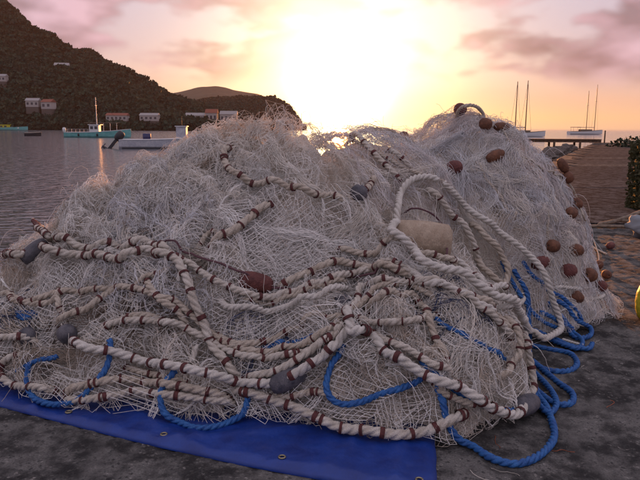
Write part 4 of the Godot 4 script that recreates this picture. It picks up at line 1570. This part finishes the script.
	# blue cloth tucked among the ropes
	for q in [[285, 346, 0.10, "crumpled blue cloth tucked among ropes at the heap's middle"], [30, 316, 0.07, "small dark blue cloth scrap caught low in the left netting"]]:
		var cl := obj("cloth_scrap", rock_mesh(150 + int(q[2] * 100), 0), M.blue_rope)
		var cp := on_heap(q[0], q[1])
		cl.position = cp + hn_wide(cp.x, cp.z) * 0.012
		cl.scale = Vector3(q[2], q[2] * 0.5, q[2] * 0.45)
		tag(cl, q[3], "cloth")
	# ends of twine dropped on the concrete
	for k in 9:
		var tw := Twine.new()
		var a := on_plane([500, 560, 590, 610, 470, 540, 575, 600, 520][k], [448, 430, 372, 400, 470, 392, 452, 345, 476][k], 0.012)
		var dr := Vector3(rng.randf_range(-1, 1), 0, rng.randf_range(-1, 1)).normalized()
		for j in 9:
			dr = dr.rotated(Vector3.UP, rng.randf_range(-0.7, 0.7))
			tw.seg(a, a + dr * 0.012, 0.0012, Color(0.6, 0.55, 0.48) if k % 3 != 0 else Color(0.45, 0.12, 0.04))
			a += dr * 0.012
		tag(obj("twine_scrap", tw.mesh(), M.twine), "pale bit of twine dropped on concrete beside the blue ropes" if k % 3 != 0 else "orange bit of twine dropped on concrete beside the blue ropes", "twine", "twine ends on the concrete")
	# brown floats of the net behind
	var K := net_back
	var oval := lathe([[0.006, -0.048], [0.026, -0.046], [0.042, -0.032], [0.048, 0.0], [0.042, 0.032], [0.026, 0.046], [0.006, 0.048]], 16, 0.03)
	var egg := lathe([[0.005, -0.07], [0.022, -0.066], [0.036, -0.044], [0.044, 0.0], [0.036, 0.044], [0.022, 0.066], [0.005, 0.07]], 16, 0.03)
	for f in [[484, 128, 0], [500, 131, 1], [495, 159, 1], [452, 171, 0], [405, 140, 1], [462, 113, 0], [559, 168, 1], [564, 180, 0], [572, 206, 0], [567, 215, 1], [589, 241, 0], [610, 251, 1], [537, 264, 1], [572, 252, 0], [598, 271, 0], [606, 281, 0], [585, 276, 0], [573, 298, 0], [596, 288, 0], [549, 247, 0], [565, 272, 0]]:
		var m2: Material = M.brown_float if rng.randf() < 0.7 else M.red_float
		var ang := rng.randf_range(-0.6, 0.9)
		var o := float_at(f[0], f[1], egg if f[2] == 1 else oval, m2, K, [f[0] + 12.0 * cos(ang), f[1] + 12.0 * sin(ang)], 0.03)
		o.scale = Vector3.ONE * rng.randf_range(0.78, 0.98)
		if o.position.y < 0.06:
			o.position.y = 0.055
	rope([484, 128, 500, 131, 508, 145, 520, 160, 540, 172, 560, 180, 570, 190, 576, 205, 582, 222, 590, 240, 598, 256, 598, 271], 0.007, 0.02, M.rope_dull, K)
	rope([545, 290, 558, 288, 573, 289, 584, 290], 0.012, 0.02, M.rope_white, K)
	rope([585, 298, 594, 299, 602, 296, 605, 289], 0.012, 0.01, M.rope_white, K)
	rope([562, 345, 572, 348, 583, 351], 0.008, 0.03, M.rope_white, K)
	rope([590, 226, 588, 236, 592, 248, 606, 256], 0.012, 0.01, M.rope_dull, K)
	rope([345, 140, 372, 152, 400, 168, 428, 178, 450, 192, 470, 208], 0.012, 0.01, M.rope_dull, K, 0.15)
	rope([440, 150, 462, 160, 482, 178, 500, 200, 512, 226], 0.011, 0.01, M.rope_dull, K)
	rope([515, 170, 530, 200, 545, 235, 556, 262], 0.009, 0.008, M.rope_dull, K)
	rope([456, 118, 464, 109, 476, 109, 486, 120], 0.013, 0.02, M.rope_dull, K)

func blue(label: String, px: Array, r: float, lift: float) -> void:
	var o := thing("blue_rope", label, "rope", Vector3.ZERO, 0.0, "blue ropes about the net heap")
	rope(px, r, lift, M.blue_rope, o, 0.0, "line", 3, 3.0)
